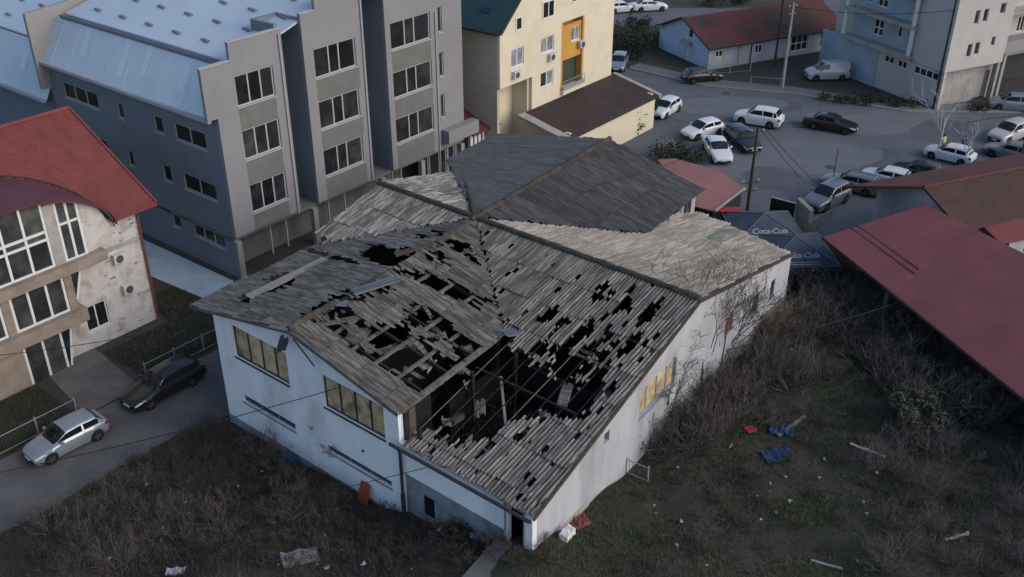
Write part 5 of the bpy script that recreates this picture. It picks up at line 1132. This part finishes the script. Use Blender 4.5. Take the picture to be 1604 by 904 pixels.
bare_tree(1466, 250, 7.5, 5, 'tall pale bare tree at the edge of the square by the hatchback', M['palebark'], gz=0, r0=.11); bare_tree(1508, 262, 4.2, 6, 'shorter pale bare tree right of the tall pale one', M['palebark'], gz=0, r0=.07)
plant('straw_bush', STRAW, GT(1205, 512), 'straw coloured bush at the far end of the gable wall', 'bush', sc=1.25)
plant('red_bush', REDT, GT(1178, 528), 'reddish bare bush beside the straw coloured bush', 'bush', sc=1.2)
rb2 = random.Random(21); pts_ = []
def scatter(n, x0, x1, y0, y1, ok, mind):
    out = []; tries = 0
    while len(out) < n and tries < n * 60:
        tries += 1; px, py = rb2.uniform(x0, x1), rb2.uniform(y0, y1)
        if not ok(px, py): continue
        p = GT(px, py); lx, ly = loc(p)
        if -.6 < lx < 20.9 and -.5 < ly < 29: continue
        if lx < -1.5 or any((p - q).length < mind for q in pts_): continue
        pts_.append(p); out.append(p)
    return out
edge = lambda x: 371 + (x - 1289) * .797     # lower edge of the maroon roof in the photo
for p in scatter(78, 1215, 1600, 400, 660, lambda x, y: y > edge(x) - 6 and y < edge(x) + 150 + (x - 1289) * .1, 1.1): plant('bare_bush', rb2.choice(GREY), p, 'tangled grey leafless bush in the thicket below the maroon roof', 'bush', 'grey thicket bushes', rb2.uniform(.8, 1.35))
for k in range(38):
    ly = rb2.uniform(9.5, 27); lx = gw(ly) + .5 + abs(rb2.gauss(0, .5 + .06 * ly)); q = wld(lx, ly); q.z = height(q.x, q.y)
    plant('bare_bush', rb2.choice(BUSH + GREY[:1]), q, 'dark leafless bush growing along the foot of the gable wall', 'bush', 'dark bushes by the gable wall', rb2.uniform(.6, 1.3))
for p in scatter(30, 1380, 1604, 640, 900, lambda x, y: True, 1.6): plant('bare_bush', rb2.choice(GREY + LOW), p, 'low brown leafless bush in the lower right yard', 'bush', 'low bushes in the lower right yard', rb2.uniform(.5, .95))
for p in scatter(60, 20, 560, 650, 890, lambda x, y: y > 860 - .62 * x and y < 960 - .4 * x + 60, .9): plant('bare_bush', rb2.choice(LOW + BUSH[:2]), p, 'low dark scrub bush along the street edge of the yard', 'bush', 'scrub along the side street', rb2.uniform(.45, .85))
for p in scatter(34, 380, 860, 720, 890, lambda x, y: True, 1.1): plant('bare_bush', rb2.choice(LOW), p, 'low tuft of dead weeds in the yard before the front wall', 'weed tuft', 'weed tufts before the front wall', rb2.uniform(.6, 1.1))
for p in scatter(26, 1000, 1380, 640, 890, lambda x, y: True, 1.8): plant('bare_bush', rb2.choice(LOW), p, 'low tuft of dead weeds in the green part of the yard', 'weed tuft', 'weed tufts on the green yard', rb2.uniform(.35, .7))
# leafy bush and dark evergreens
def leafy(px, py, h, rad, n, m, label, name='leafy_bush', gz=None, seed=1, group=None, lsz=.12):
    p = GT(px, py) if gz is None else G(px, py, gz); t = thing(name, label, 'bush', p, 0, group); rr = random.Random(seed); mb = MB()
    cl = [(rr.uniform(-rad, rad) * .7, rr.uniform(-rad, rad) * .7, rr.uniform(.25, .85) * h, rr.uniform(.25, .5) * rad) for _ in range(14)]
    for _ in range(n):
        c = rr.choice(cl); d = Vector((rr.gauss(0, 1), rr.gauss(0, 1), rr.gauss(0, 1))).normalized() * c[3] * rr.random() ** .4; q = Vector(c[:3]) + d
        if q.z < .05: continue
        a = Vector((rr.gauss(0, 1), rr.gauss(0, 1), rr.gauss(0, .7))).normalized() * lsz; b = a.cross(Vector((rr.gauss(0, 1), rr.gauss(0, 1), 1))).normalized() * lsz * .5
        mb.add([q - a, q + b, q + a, q - b], [(0, 1, 2, 3)])
    mb.build('foliage', m, t, raw=True); m2 = MB()
    for c in cl[:9]: m2.tube([(0, 0, -.2), (c[0] * .5, c[1] * .5, c[2] * .5), c[:3]], [.04, .025, .012], 4)
    m2.build('stem', M['bark'], t); return t
leafy(1432, 668, 2.0, 1.5, 1500, M['leaf'], 'dusty green leafy bush in the middle of the right yard')
leafy(1005, 192, 3.2, 1.6, 1600, M['ivy'], 'dark ragged evergreen at the end of the cream extension', gz=0, seed=2)
leafy(985, 205, 2.6, 1.6, 1300, M['ivy'], 'dark evergreen between the cream extension and the rear roof', gz=0, seed=3)
leafy(1048, 247, 1.2, 2.0, 900, M['ivy'], 'dark low hedge bush beside the pale red roof', gz=0, seed=4)
leafy(1082, 256, .9, 1.3, 600, M['ivy'], 'dark low hedge bush in front of the white saloon', gz=0, seed=6)
leafy(1000, 92, 2.2, 1.2, 700, M['ivy'], 'small dark evergreen on the bank left of the cottage', gz=0, seed=7)
for i, (x, y) in enumerate(((975, 60), (1000, 48), (1015, 70), (960, 85), (1120, 10), (1160, 5), (985, 75))): leafy(x, y, 1.5, 2.0, 700, M['ivy'] if i % 2 else M['leaf'], 'dark bush on the bank around the long low cottage', gz=0, seed=20 + i, group='bushes on the bank', lsz=.16)
for i, x in enumerate((1300, 1325, 1350, 1380, 1405, 1440, 1530)): leafy(x, 158 + (x - 1300) * .06, .6, 1.3, 400, M['leaf'] if i % 2 else M['ivy'], 'low green bush behind the kerb by the garages', gz=0, seed=40 + i, group='bushes behind the far kerb', lsz=.12)
# grass and dead weeds: uncountable blades
def blades(name, m, n, test, hmin, hmax, seed, wd=.02):
    rr = random.Random(seed); V = []; Fs = []; k = 0; tries = 0
    while k < n and tries < n * 5:
        tries += 1
        got = test(rr)
        if got is None: continue
        x, y, z = got; a = rr.uniform(0, 6.28); h = rr.uniform(hmin, hmax); l = rr.uniform(.1, .7) * h; b = rr.uniform(0, 6.28)
        dx, dy = math.cos(a) * wd, math.sin(a) * wd
        V += [(x - dx, y - dy, z - .03), (x + dx, y + dy, z - .03), (x + l * math.cos(b), y + l * math.sin(b), z + h)]; Fs.append((3 * k, 3 * k + 1, 3 * k + 2)); k += 1
    me = bpy.data.meshes.new(name); me.from_pydata(V, [], Fs); me.materials.append(m); o = link(name, me); o['kind'] = 'stuff'; return o
HG = {}
def hgrid(x, y):
    i, j = math.floor(x / .8), math.floor(y / .8)
    def g(a, b):
        if (a, b) not in HG: HG[(a, b)] = height(a * .8, b * .8)
        return HG[(a, b)]
    u, v = x / .8 - i, y / .8 - j
    return (g(i, j) * (1 - u) + g(i + 1, j) * u) * (1 - v) + (g(i, j + 1) * (1 - u) + g(i + 1, j + 1) * u) * v
def yard_pt(rr, green):
    lx, ly = rr.uniform(-1.5, 42), rr.uniform(-16, 31)
    if lx < -.9 and (ly > -.5 or rr.random() < .4): return None
    if -.05 < lx < 20.6 - .06 * ly and -.05 < ly < 28.8: return None
    if 18.6 < lx < 20.7 and -2.5 < ly < 0: return None
    p = wld(lx, ly)
    # green spreads over the right yard, brown dominates by the street
    f = mnoise.noise((p.x * .22, p.y * .22, 7)) + (.6 if lx > 20 else -.28) - (.25 if lx > 31 else 0)
    if green != (f + rr.uniform(-.25, .25) > .12): return None
    return p.x, p.y, hgrid(p.x, p.y)
blades('green_grass', M['grass'], 80000, lambda rr: yard_pt(rr, True), .05, .24, 1, .025)
blades('dead_grass', M['straw'], 52000, lambda rr: yard_pt(rr, False), .05, .34, 2, .02)
def verge(rr):
    lx, ly = rr.uniform(-15, -6.7), rr.uniform(-22, 9.5)
    if -4.8 < ly < -.6: return None
    p = wld(lx, ly); hx, hy = p.x - hB.x, p.y - hB.y; u = hx * math.cos(AX) + hy * math.sin(AX); v = -hx * math.sin(AX) + hy * math.cos(AX)
    if v > -.9 and u < .3: return None
    if inpoly(p.x, p.y, PAV): return None
    return p.x, p.y, -.03
blades('verge_grass', mat('verge grass', (.035, .05, .02), .95, (.055, .06, .035), .5), 30000, verge, .05, .25, 3, .025)

# ------------------------------------------------------------------ poles and cables
def pole(name, px, py, px2, py2, h, r_, m, label, cat='utility pole', arms=()):
    p = G(px, py, 0); t = thing(name, label, cat, p); mb = MB(); mb.tube([(0, 0, -.2), (0, 0, h * .5), (0, 0, h)], [r_, r_ * .85, r_ * .65], 8); mb.build('shaft', m, t)
    for z, l, a in arms:
        m2 = MB(); m2.beam((-l * math.cos(a), -l * math.sin(a), z), (l * math.cos(a), l * math.sin(a), z), .09, .09); c = m2.build('cross_arm', M['dark_steel'], t)
        for q in (-.9, .9): m3 = MB(); m3.tube([(q * l * math.cos(a), q * l * math.sin(a), z + .04), (q * l * math.cos(a), q * l * math.sin(a), z + .2)], .04, 6); m3.build('insulator', M['white_frame'], c)
    return t
pole('utility_pole', 1225, 138, 1237, 18, 8.6, .17, M['concrete'], 'pale concrete utility pole on the far pavement in front of the cottage', arms=((8.2, .5, .5), (7.4, .35, .5)))
pole('utility_pole', 1213, 104, 1221, 0, 10, .14, M['wood_pole'], 'dark wooden pole standing against the cottage wall', arms=((9.6, .5, .4),))
pole('utility_pole', 1170, 335, 1180, 210, 6.9, .14, M['wood_pole'], 'dark wooden pole rising between the canopies and the pale red roof', arms=((6.6, .5, .2), (2.6, .7, .3), (1.9, .5, .3)))
pole('utility_pole', 1461, 172, 1490, 0, 13, .13, M['wood_pole'], 'thin dark pole in front of the beige apartment house corner')
pole('lamp_post', 1593, 268, 1602, 190, 6.0, .1, M['dark_steel'], 'dark lamp post at the right edge beside the grey estate car', 'lamp post')
pole('sign_post', 1303, 292, 1310, 245, 3.2, .05, M['dark_steel'], 'thin sign post at the edge of the square by the grey cars', 'sign post')
def cable(pts, label, r_=.022, sag=.0):
    a, b = Vector(pts[0]), Vector(pts[-1]); n = 14; q = [a + (b - a) * i / n + Vector((0, 0, -sag * 4 * (i / n) * (1 - i / n))) for i in range(n + 1)]
    mb = MB(); mb.tube(q, r_, 4); o = mb.build('overhead_cable', M['wire']); tag(o, label, 'cable', 'overhead cables'); return o
cable([G(-60, 752, 2.5), wld(9.4, -.1, 6.45)], 'black cable crossing the side street to the front wall between the yellow windows', .025, .25)
cable([GT(300, 832) + Vector((0, 0, .6)), wld(15.0, -.35, 4.9)], 'black cable rising from the weeds to the low front gutter', .02, .1)
cable([GT(1095, 586) + Vector((0, 0, 1.2)), G(1420, 470, 4.0)], 'slack cable from the bare trees across the yard to the maroon shed', .03, .2)
wp = G(1170, 335, 0)
cable([wp + Vector((.3, 0, 6.7)), G(1262, 288, 1.9)], 'lower of two cables from the dark wooden pole to the dark grey off roader', .022, .1)
cable([wp + Vector((.5, 0, 6.9)), G(1275, 284, 1.9)], 'upper of two cables from the dark wooden pole past the dark grey off roader', .022, .1)
cable([wp + Vector((-.3, 0, 6.7)), wld(8, 22, 8.4)], 'cable from the dark wooden pole to the rear roof of the hall', .02, .3)
cable([G(1225, 138, 0) + Vector((0, 0, 8.2)), G(1461, 172, 0) + Vector((0, 0, 9.5))], 'cable strung between the concrete pole and the thin dark pole', .025, .5)
cable([G(-40, 560, 3.5), wld(.3, .2, 6.6)], 'cable from the red roofed house to the corner of the burnt hall', .02, .3)

# ------------------------------------------------------------------ fences
def fence(a, b, label, h=1.1, group='fences'):
    a, b = Vector(a), Vector(b); d = b - a; L = d.length; t = thing('wire_fence', label, 'fence', a, math.atan2(d.y, d.x), group); n = max(1, round(L / 2.2))
    for i in range(n + 1): mb = MB(); mb.box(L * i / n - .035, L * i / n + .035, -.035, .035, -.2, h + .1); mb.build('post', M['steel'], t)
    mb = MB(); mb.box(0, L, -.015, .015, h - .04, h); mb.box(0, L, -.015, .015, .1, .14); mb.build('rail', M['steel'], t)
    mb = MB(); k = int(L / .16)
    for i in range(k): mb.box(L * i / k - .008, L * i / k + .008, -.006, .006, .14, h - .04)
    o = mb.build('wire_mesh', M['dark_steel'], t); o['kind'] = 'stuff'; return t
fence(wld(-6.85, -.6), wld(-6.85, 7.2), 'low wire fence behind the black estate car'); fence(wld(-6.85, -16), wld(-6.85, -4.9), 'low wire fence behind the silver hatchback')
fence(G(1110, 118), G(1175, 112), 'low railing in front of the white cottage wall', 1.0); fence(G(1175, 135), G(1222, 138), 'low wire fence left of the concrete pole', 1.0)
fence(G(1262, 374), G(1300, 352), 'grey railing between the concrete wall end and the brown tiled house', 1.3)
fence(GT(980, 742) + Vector((0, 0, 0)), GT(1014, 756), 'short white railing panel at the foot of the gable wall', .9)

# ------------------------------------------------------------------ yard clutter
def slabthing(name, label, cat, px, py, sx, sy, sz, m, rz=0.0, tilt=(0, 0), part='panel', dz=.02, bend=0.0):
    p = GT(px, py, dz); t = thing(name, label, cat, p, rz); mb = MB(); n = 6; rr = random.Random(px); vs = []
    for k in (0, 1):
        for i in range(n + 1):
            for j in range(3): vs.append((sx * (i / n - .5) * (1 + rr.uniform(-.05, .05)), sy * (j / 2 - .5) * (1 + rr.uniform(-.1, .1)), k * sz + bend * math.sin(i * 1.9 + j) * (1 if True else 0)))
    fs = []; o = (n + 1) * 3
    for i in range(n):
        for j in range(2): a = i * 3 + j; fs += [(a, a + 1, a + 4, a + 3), (o + a, o + a + 3, o + a + 4, o + a + 1)]
    for i in range(n): fs += [(i * 3, i * 3 + 3, o + i * 3 + 3, o + i * 3), (i * 3 + 2, o + i * 3 + 2, o + i * 3 + 5, i * 3 + 5)]
    fs += [(0, o, o + 1, 1), (1, o + 1, o + 2, 2), (n * 3, n * 3 + 1, o + n * 3 + 1, o + n * 3), (n * 3 + 1, n * 3 + 2, o + n * 3 + 2, o + n * 3 + 1)]
    mb.add(vs, fs, 0, False); ob = mb.build(part, m, t); ob.rotation_euler = (tilt[0], tilt[1], 0); return t
slabthing('tarpaulin', 'crumpled blue tarpaulin lying nearest on the green yard', 'tarpaulin', 1218, 714, 1.5, .9, .06, M['tarp'], .3, bend=.08, part='cloth')
slabthing('tarpaulin', 'smaller blue tarpaulin scrap farther up beside a plank', 'tarpaulin', 1224, 676, 1.1, .7, .06, M['tarp'], -.2, bend=.07, part='cloth')
slabthing('plank', 'brown plank lying between the two blue tarpaulins', 'plank', 1240, 668, 2.4, .22, .05, M['timber'], .75)
slabthing('plastic_sheet', 'square red plastic panel on the green yard', 'panel', 1175, 675, .5, .45, .05, M['red_cloth'], .4, dz=.08)
slabthing('white_pipe', 'long white plastic strip lying on the right yard', 'pipe', 1358, 709, 1.7, .13, .08, M['litter'], -.62, dz=.1, bend=.03)
slabthing('pale_branch', 'pale stripped branch at the bottom right of the yard', 'branch', 1498, 842, 1.3, .12, .08, M['litter'], .35, bend=.06)
slabthing('pale_branch', 'pale stick at the bottom edge below the green yard', 'branch', 1295, 886, 1.3, .09, .07, M['litter'], -.4)
slabthing('white_sack', 'white sack slumped by the corner of the gable wall', 'sack', 888, 842, .75, .4, .3, M['white_frame'], 1.0, bend=.06, dz=.05)
slabthing('red_rag', 'dark red rag heap by the gable wall corner', 'rag', 905, 822, 1.0, .6, .15, M['red_twig'], .6, bend=.1)
slabthing('blue_tub', 'dull blue tub against the foot of the front wall', 'tub', 455, 722, .8, .5, .35, M['tarp'], -.6, bend=.03)
slabthing('concrete_rubble', 'blue grey slab of rubble in the weeds below the front wall', 'rubble', 470, 876, 1.6, .8, .15, M['rubble'], .4, (.1, .1), bend=.05)
slabthing('white_sheet', 'white crumpled sheet at the bottom edge left of centre', 'sheet', 276, 897, .8, .4, .1, M['litter'], .1, bend=.05)
bd = thing('orange_board', 'orange red board leaning on the front wall below the long strip window', 'board', wld(10.6, -.42, .35), A0)
mb = MB(); mb.prism([(-.35, 0, 0), (.35, 0, 0), (.28, .33, 1.15), (-.28, .33, 1.15)], (0, -.06, .01)); mb.build('panel', M['orange_board'], bd)
mb = MB(); q = [wld(18.7, -.05), wld(20.8, -.05), wld(21.2, -2.6), wld(19.0, -2.9)]; mb.slab([(p.x, p.y, 2.98 - .06 * i) for i, p in zip((0, 0, 2, 2), q)], .5); o = mb.build('door_paving', M['street']); o['kind'] = 'structure'
r4 = random.Random(31)
LIT = []
for i in range(5):
    mb = MB(); vs = [(r4.uniform(-.14, .14), r4.uniform(-.1, .1), r4.uniform(0, .12)) for _ in range(6)]; mb.add(vs, [(0, 1, 2), (1, 3, 2), (2, 3, 4), (3, 5, 4), (0, 2, 4)]); LIT.append(mb.mesh('litter', M['litter']))
for x0, x1, y0, y1, n, lab, grp in ((1010, 1420, 640, 890, 45, 'small pale scrap of litter lying on the green right yard', 'litter on the right yard'), (160, 780, 740, 895, 38, 'small pale scrap of litter lying in the brown front yard', 'litter in the front yard'), (1180, 1300, 540, 640, 12, 'small pale scrap of litter near the thicket', 'litter near the thicket')):
    for _ in range(n):
        p = GT(r4.uniform(x0, x1), r4.uniform(y0, y1), .06); lx, ly = loc(p)
        if -.2 < lx < 20.6 and -.2 < ly < 29 or lx < -.5: continue
        o = link('litter', r4.choice(LIT), None, p, (r4.uniform(-.3, .3), r4.uniform(-.3, .3), r4.uniform(0, 6.28))); k = r4.choice((.5, .7, .9, 1.3)); o.scale = (k, k, k); tag(o, lab, 'litter', grp)
for i, (px, py) in enumerate(((705, 822), (722, 832), (742, 842), (690, 812), (758, 850), (715, 845))):
    mb = MB()
    for _ in range(7): a = r4.uniform(0, 6.28); c = Vector((r4.uniform(-.4, .4), r4.uniform(-.3, .3), r4.uniform(.0, .3))); mb.beam(c, c + Vector((math.cos(a), math.sin(a), r4.uniform(-.2, .4))) * r4.uniform(.2, .7), r4.uniform(.05, .2), .05)
    t = thing('burnt_debris', 'heap of dark burnt debris below the low front wing', 'debris', GT(px, py), 0, 'burnt debris heaps'); mb.build('rubble', M['char'] if i % 2 else M['rubble'], t)

# ------------------------------------------------------------------ people by the white hatchback and the garages
def person_mesh(seed):
    rr = random.Random(seed); V = [(0, 0, .95), (0, 0, 1.15), (0, 0, 1.38), (0, 0, 1.5), (.02, 0, 1.62), (.02, 0, 1.7), (0, .2, 1.40), (.05, .27, 1.13), (.12, .27, .88), (0, -.2, 1.40), (.02, -.28, 1.12), (.08, -.3, .86), (0, .1, .9), (.06, .11, .48), (0, .12, .06), (.12, .13, .03), (0, -.1, .9), (-.05, -.11, .48), (-.12, -.12, .06), (0, -.13, .03)]
    Ed = [(0, 1), (1, 2), (2, 3), (3, 4), (4, 5), (2, 6), (6, 7), (7, 8), (2, 9), (9, 10), (10, 11), (0, 12), (12, 13), (13, 14), (14, 15), (0, 16), (16, 17), (17, 18), (18, 19)]
    Rd = [.15, .15, .16, .06, .1, .085, .075, .055, .04, .075, .055, .04, .09, .07, .05, .04, .09, .07, .05, .04]
    me = bpy.data.meshes.new('person_skeleton'); me.from_pydata(V, Ed, []); o = bpy.data.objects.new('person_skeleton', me); COL.objects.link(o)
    md = o.modifiers.new('skin', 'SKIN'); 
    for i, r_ in enumerate(Rd): me.skin_vertices[0].data[i].radius = (r_, r_)
    me.skin_vertices[0].data[0].use_root = True
    o.modifiers.new('sub', 'SUBSURF').levels = 1
    bpy.context.view_layer.update(); ev_ = o.evaluated_get(bpy.context.evaluated_depsgraph_get()); out = bpy.data.meshes.new_from_object(ev_); bpy.data.objects.remove(o); out.name = 'body'; return out
def person(px, py, label, jacket, rz, seed):
    t = thing('person', label, 'person', G(px, py, .01), rz, 'people on the square'); me = person_mesh(seed); me.materials.clear()
    for m in (M['navy'], jacket, M['skin']): me.materials.append(m)
    for p in me.polygons:
        z = p.center.z; p.material_index = 2 if z > 1.5 or (z < .93 and abs(p.center.y) > .2) else (1 if z > .95 else 0); p.use_smooth = True
    link('body', me, t); mb = MB(); n = 8
    vs = [(0.0 + .105 * math.cos(2 * math.pi * k / n) * c, .1 * math.sin(2 * math.pi * k / n) * c, z) for z, c in ((1.64, 1.05), (1.72, 1.02), (1.78, .6)) for k in range(n)] + [(0, 0, 1.8)]
    fs = [(r_ * n + k, r_ * n + (k + 1) % n, (r_ + 1) * n + (k + 1) % n, (r_ + 1) * n + k) for r_ in range(2) for k in range(n)] + [(2 * n + k, 2 * n + (k + 1) % n, 3 * n) for k in range(n)]
    mb.add(vs, fs, 0, True); mb.build('hair', M['plastic'], t); return t
person(1474, 240, 'person in a pale jacket standing behind the white hatchback', M['hivis'], 2.0, 1); person(1506, 243, 'person in dark clothes standing right of the pale jacket', M['navy'], -1.0, 2); person(1427, 146, 'person in dark clothes standing by the beige ground floor wall', M['navy'], .5, 3)

# downpipes of the apartment block, worn patches of the square
for x, z1 in ((5.7, 15.5), (12.85, 16.8), (20.25, 14)):
    mb = MB(); mb.tube([(x, -.07, z1), (x, -.07, 3.0)], .055, 6); mb.build('drainpipe', M['grey_frame'], blk)
M['patch'] = mat('newer asphalt', (.083, .09, .105), .9, (.096, .104, .12), .5); M['patch_pale'] = mat('pale worn asphalt', (.125, .134, .15), .9, (.14, .15, .165), .4)
rp = random.Random(4)
for px, py, r_, m in ((1140, 165, 3.2, 'patch_pale'), (1240, 250, 4.5, 'patch_pale'), (1330, 240, 2.6, 'patch'), (1090, 160, 2.2, 'patch'), (1400, 190, 3.6, 'patch_pale'), (1200, 165, 2.0, 'patch'), (1480, 205, 2.5, 'patch'), (1210, 280, 2.0, 'patch')):
    c = G(px, py); ph = rp.uniform(0, 6); n = 18
    sheet('asphalt_patch', [c + Vector((math.cos(6.283 * k / n) * 1.5, math.sin(6.283 * k / n), 0)) * (r_ * (1 + .25 * math.sin(2 * 6.283 * k / n + ph) + .08 * math.sin(5 * 6.283 * k / n))) for k in range(n)], .008 + .001 * (px % 7), M[m])
for px, py in ((1137, 146), (1300, 262)):
    t = thing('manhole_cover', 'round iron manhole cover set in the asphalt of the square', 'manhole cover', G(px, py, .006), 0, 'manhole covers'); mb = MB(); mb.prism([(.42 * math.cos(k * .5236), .42 * math.sin(k * .5236), 0) for k in range(12)], (0, 0, .012)); mb.build('lid', M['dark_steel'], t)
